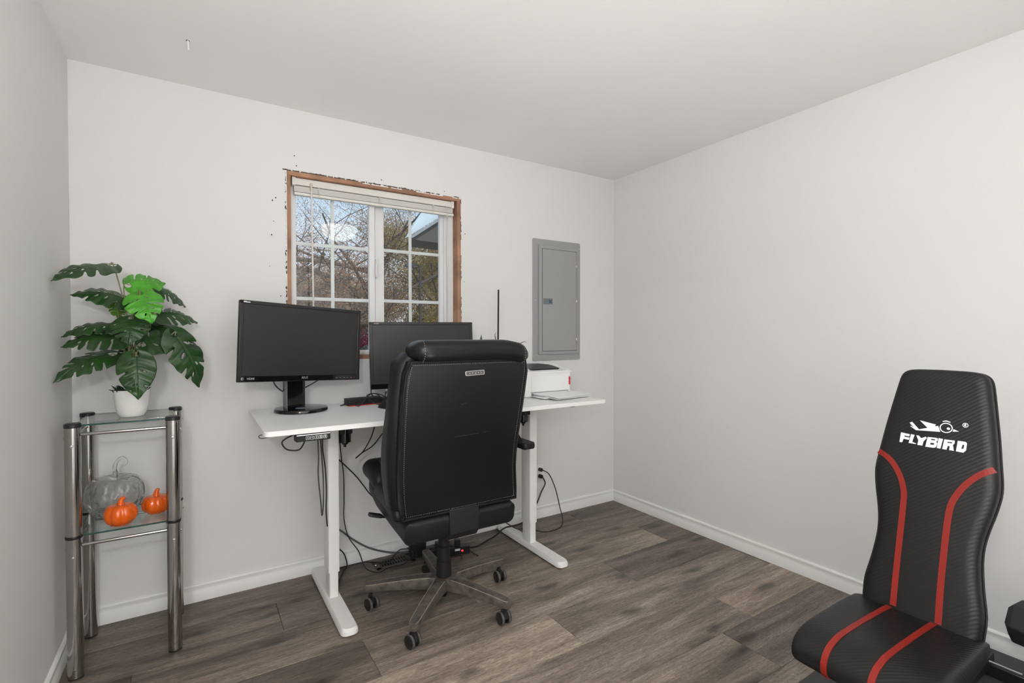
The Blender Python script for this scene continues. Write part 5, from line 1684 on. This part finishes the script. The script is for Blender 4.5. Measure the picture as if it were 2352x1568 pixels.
tree('bare_tree', 'nearly bare tall tree with dark twigs against the sky', (5.3, 12.6), 8.0, 1.0, 16000, ML_RUST, 37, .17, .25, .022, .15)
tree('brown_tree', 'dense brown tree standing farther back behind the oak', (4.4, 19.0), 3.9, 1.3, 34000, ML_DUN, 41, .2, .1, .048, .35)
tree('far_tree', 'dense tawny tree far behind the right panes', (11.2, 21.0), 6.0, 1.2, 50000, ML_GOLD, 53, .2, .1, .052, .40)
tree('far_brown_tree', 'brown tree far behind between the two sashes', (7.4, 24.5), 5.0, 1.3, 40000, ML_DUN, 61, .2, .1, .055, .40)
tree('crimson_shrub', 'crimson shrub across the street beside the parked car', (5.45, 15.6), 1.9, 1.0, 12000, ML_PLUM, 71, .05, .1, .032, .14, group='shrubs outside', depth=3)
# neighbouring eave reaching into the top right pane
ev = thing('porch_eave', 'pale porch eave corner outside the top right pane', 'eave', (3.6, 3.4, 2.3))
c3 = lambda x, z: (x, 3.0, z)
EP = [(2.69, 2.455), (3.045, 2.705), (3.40, 2.955), (3.40, 2.42), (2.80, 2.435)]
MB().prism([EP], lambda u, v, d: (u + d * .24, 3.05 + d, v), .5).build('soffit', mat('dark soffit', (.085, .08, .072), .8, var=(5, .15)), ev, smooth=False)
mb = MB().bar((2.68, 3.02, 2.455), (3.42, 3.02, 2.975), .05, .03, (0, 0, 1)); mb.build('fascia_board', mat('grey fascia', (.26, .28, .29), .5), ev)
MB().prism([[(2.665, 2.470), (2.74, 2.62), (2.86, 2.80), (3.42, 3.22), (3.42, 2.995)]], lambda u, v, d: (u, 3.10 + d, v), .06).build('gable_board', mat('pale blue siding', (.58, .68, .74), .6), ev, smooth=False)
MB().box(3.30, 3.38, 3.3, 3.4, GZ, 2.6).build('porch_post', M_TRIM, ev)
# street lamp
lp_ = thing('street_lamp', 'dark slim street lamp outside the right panes', 'lamp post', (5.29, 9.2, GZ))
MB().cyl((5.29, 9.2, GZ), (5.29, 9.2, 3.0), .045, .03, 12).build('pole', mat('dark bronze', (.03, .028, .026), .5), lp_)
MB().tube(smooth_path([(5.29, 9.2, 2.9), (5.24, 9.2, 3.02), (5.12, 9.2, 3.03)]), .02, 8).build('arm', mat('dark bronze arm', (.03, .028, .026), .5), lp_)
MB().loft([[(5.02 + x, 9.2 + y, z) for x, y in rrect(.14 * k, .07 * k, .03 * k, 3)] for z, k in ((2.96, 1), (3.0, 1), (3.06, .5))]).build('lamp_head', mat('dark bronze head', (.03, .028, .026), .5), lp_)
# parked white car
car = thing('parked_car', 'white car parked on the street below the window', 'car', (5.1, 11.4, GZ + .03))
M_CAR = mat('white car paint', (.85, .85, .86), .2, coat=.5)
M_CARG = mat('car glass', (.03, .035, .04), .05)
body = [(-2.2, .35), (-2.15, .62), (-1.55, .78), (-1.0, .92), (-.35, 1.36), (.25, 1.42), (1.0, 1.36), (1.75, .95), (2.15, .88), (2.22, .45), (2.1, .30), (-2.1, .30)]
MB().loft([[(5.1 + x, 11.4 + yy, GZ + .03 + .30 + (z - .30) * k) for x, z in body] for yy, k in ((-.86, .93), (-.80, 1), (.80, 1), (.86, .93))]).build('body', M_CAR, car, angle=30)
for yy in (-.872, .872):
    MB().prism([[(-.85, .95), (-.33, 1.28), (.25, 1.33), (.25, .95)]], lambda u, v, d: (5.1 + u, 11.4 + yy + d, GZ + .03 + .3 + (v - .3) * .96), .006).build('side_window', M_CARG, car, smooth=False)
    MB().prism([[(.32, .95), (.32, 1.33), (.95, 1.28), (1.45, .97)]], lambda u, v, d: (5.1 + u, 11.4 + yy + d, GZ + .03 + .3 + (v - .3) * .96), .006).build('side_window', M_CARG, car, smooth=False)
    for xx in (-1.35, 1.35):
        s = 1 if yy > 0 else -1
        wm = Matrix.Translation((5.1 + xx, 11.4 + s * .80, GZ + .03 + .33)) @ Matrix.Rotation(PI / 2, 4, 'X')
        w_ = MB().lathe([(.05, -.1), (.30, -.1), (.33, -.07), (.33, .07), (.30, .1), (.05, .1)], 24, M=wm).build('wheel', M_RUBBER, car)
MB().prism([[(-.80, -.70), (-.80, .70), (-.30, .62), (-.30, -.62)]], lambda u, v, d: (5.1 + u * 1.06 - .06, 11.4 + v, GZ + .03 + .955 + (u + .98) * .62 + d), .006).build('windscreen', M_CARG, car, smooth=False)
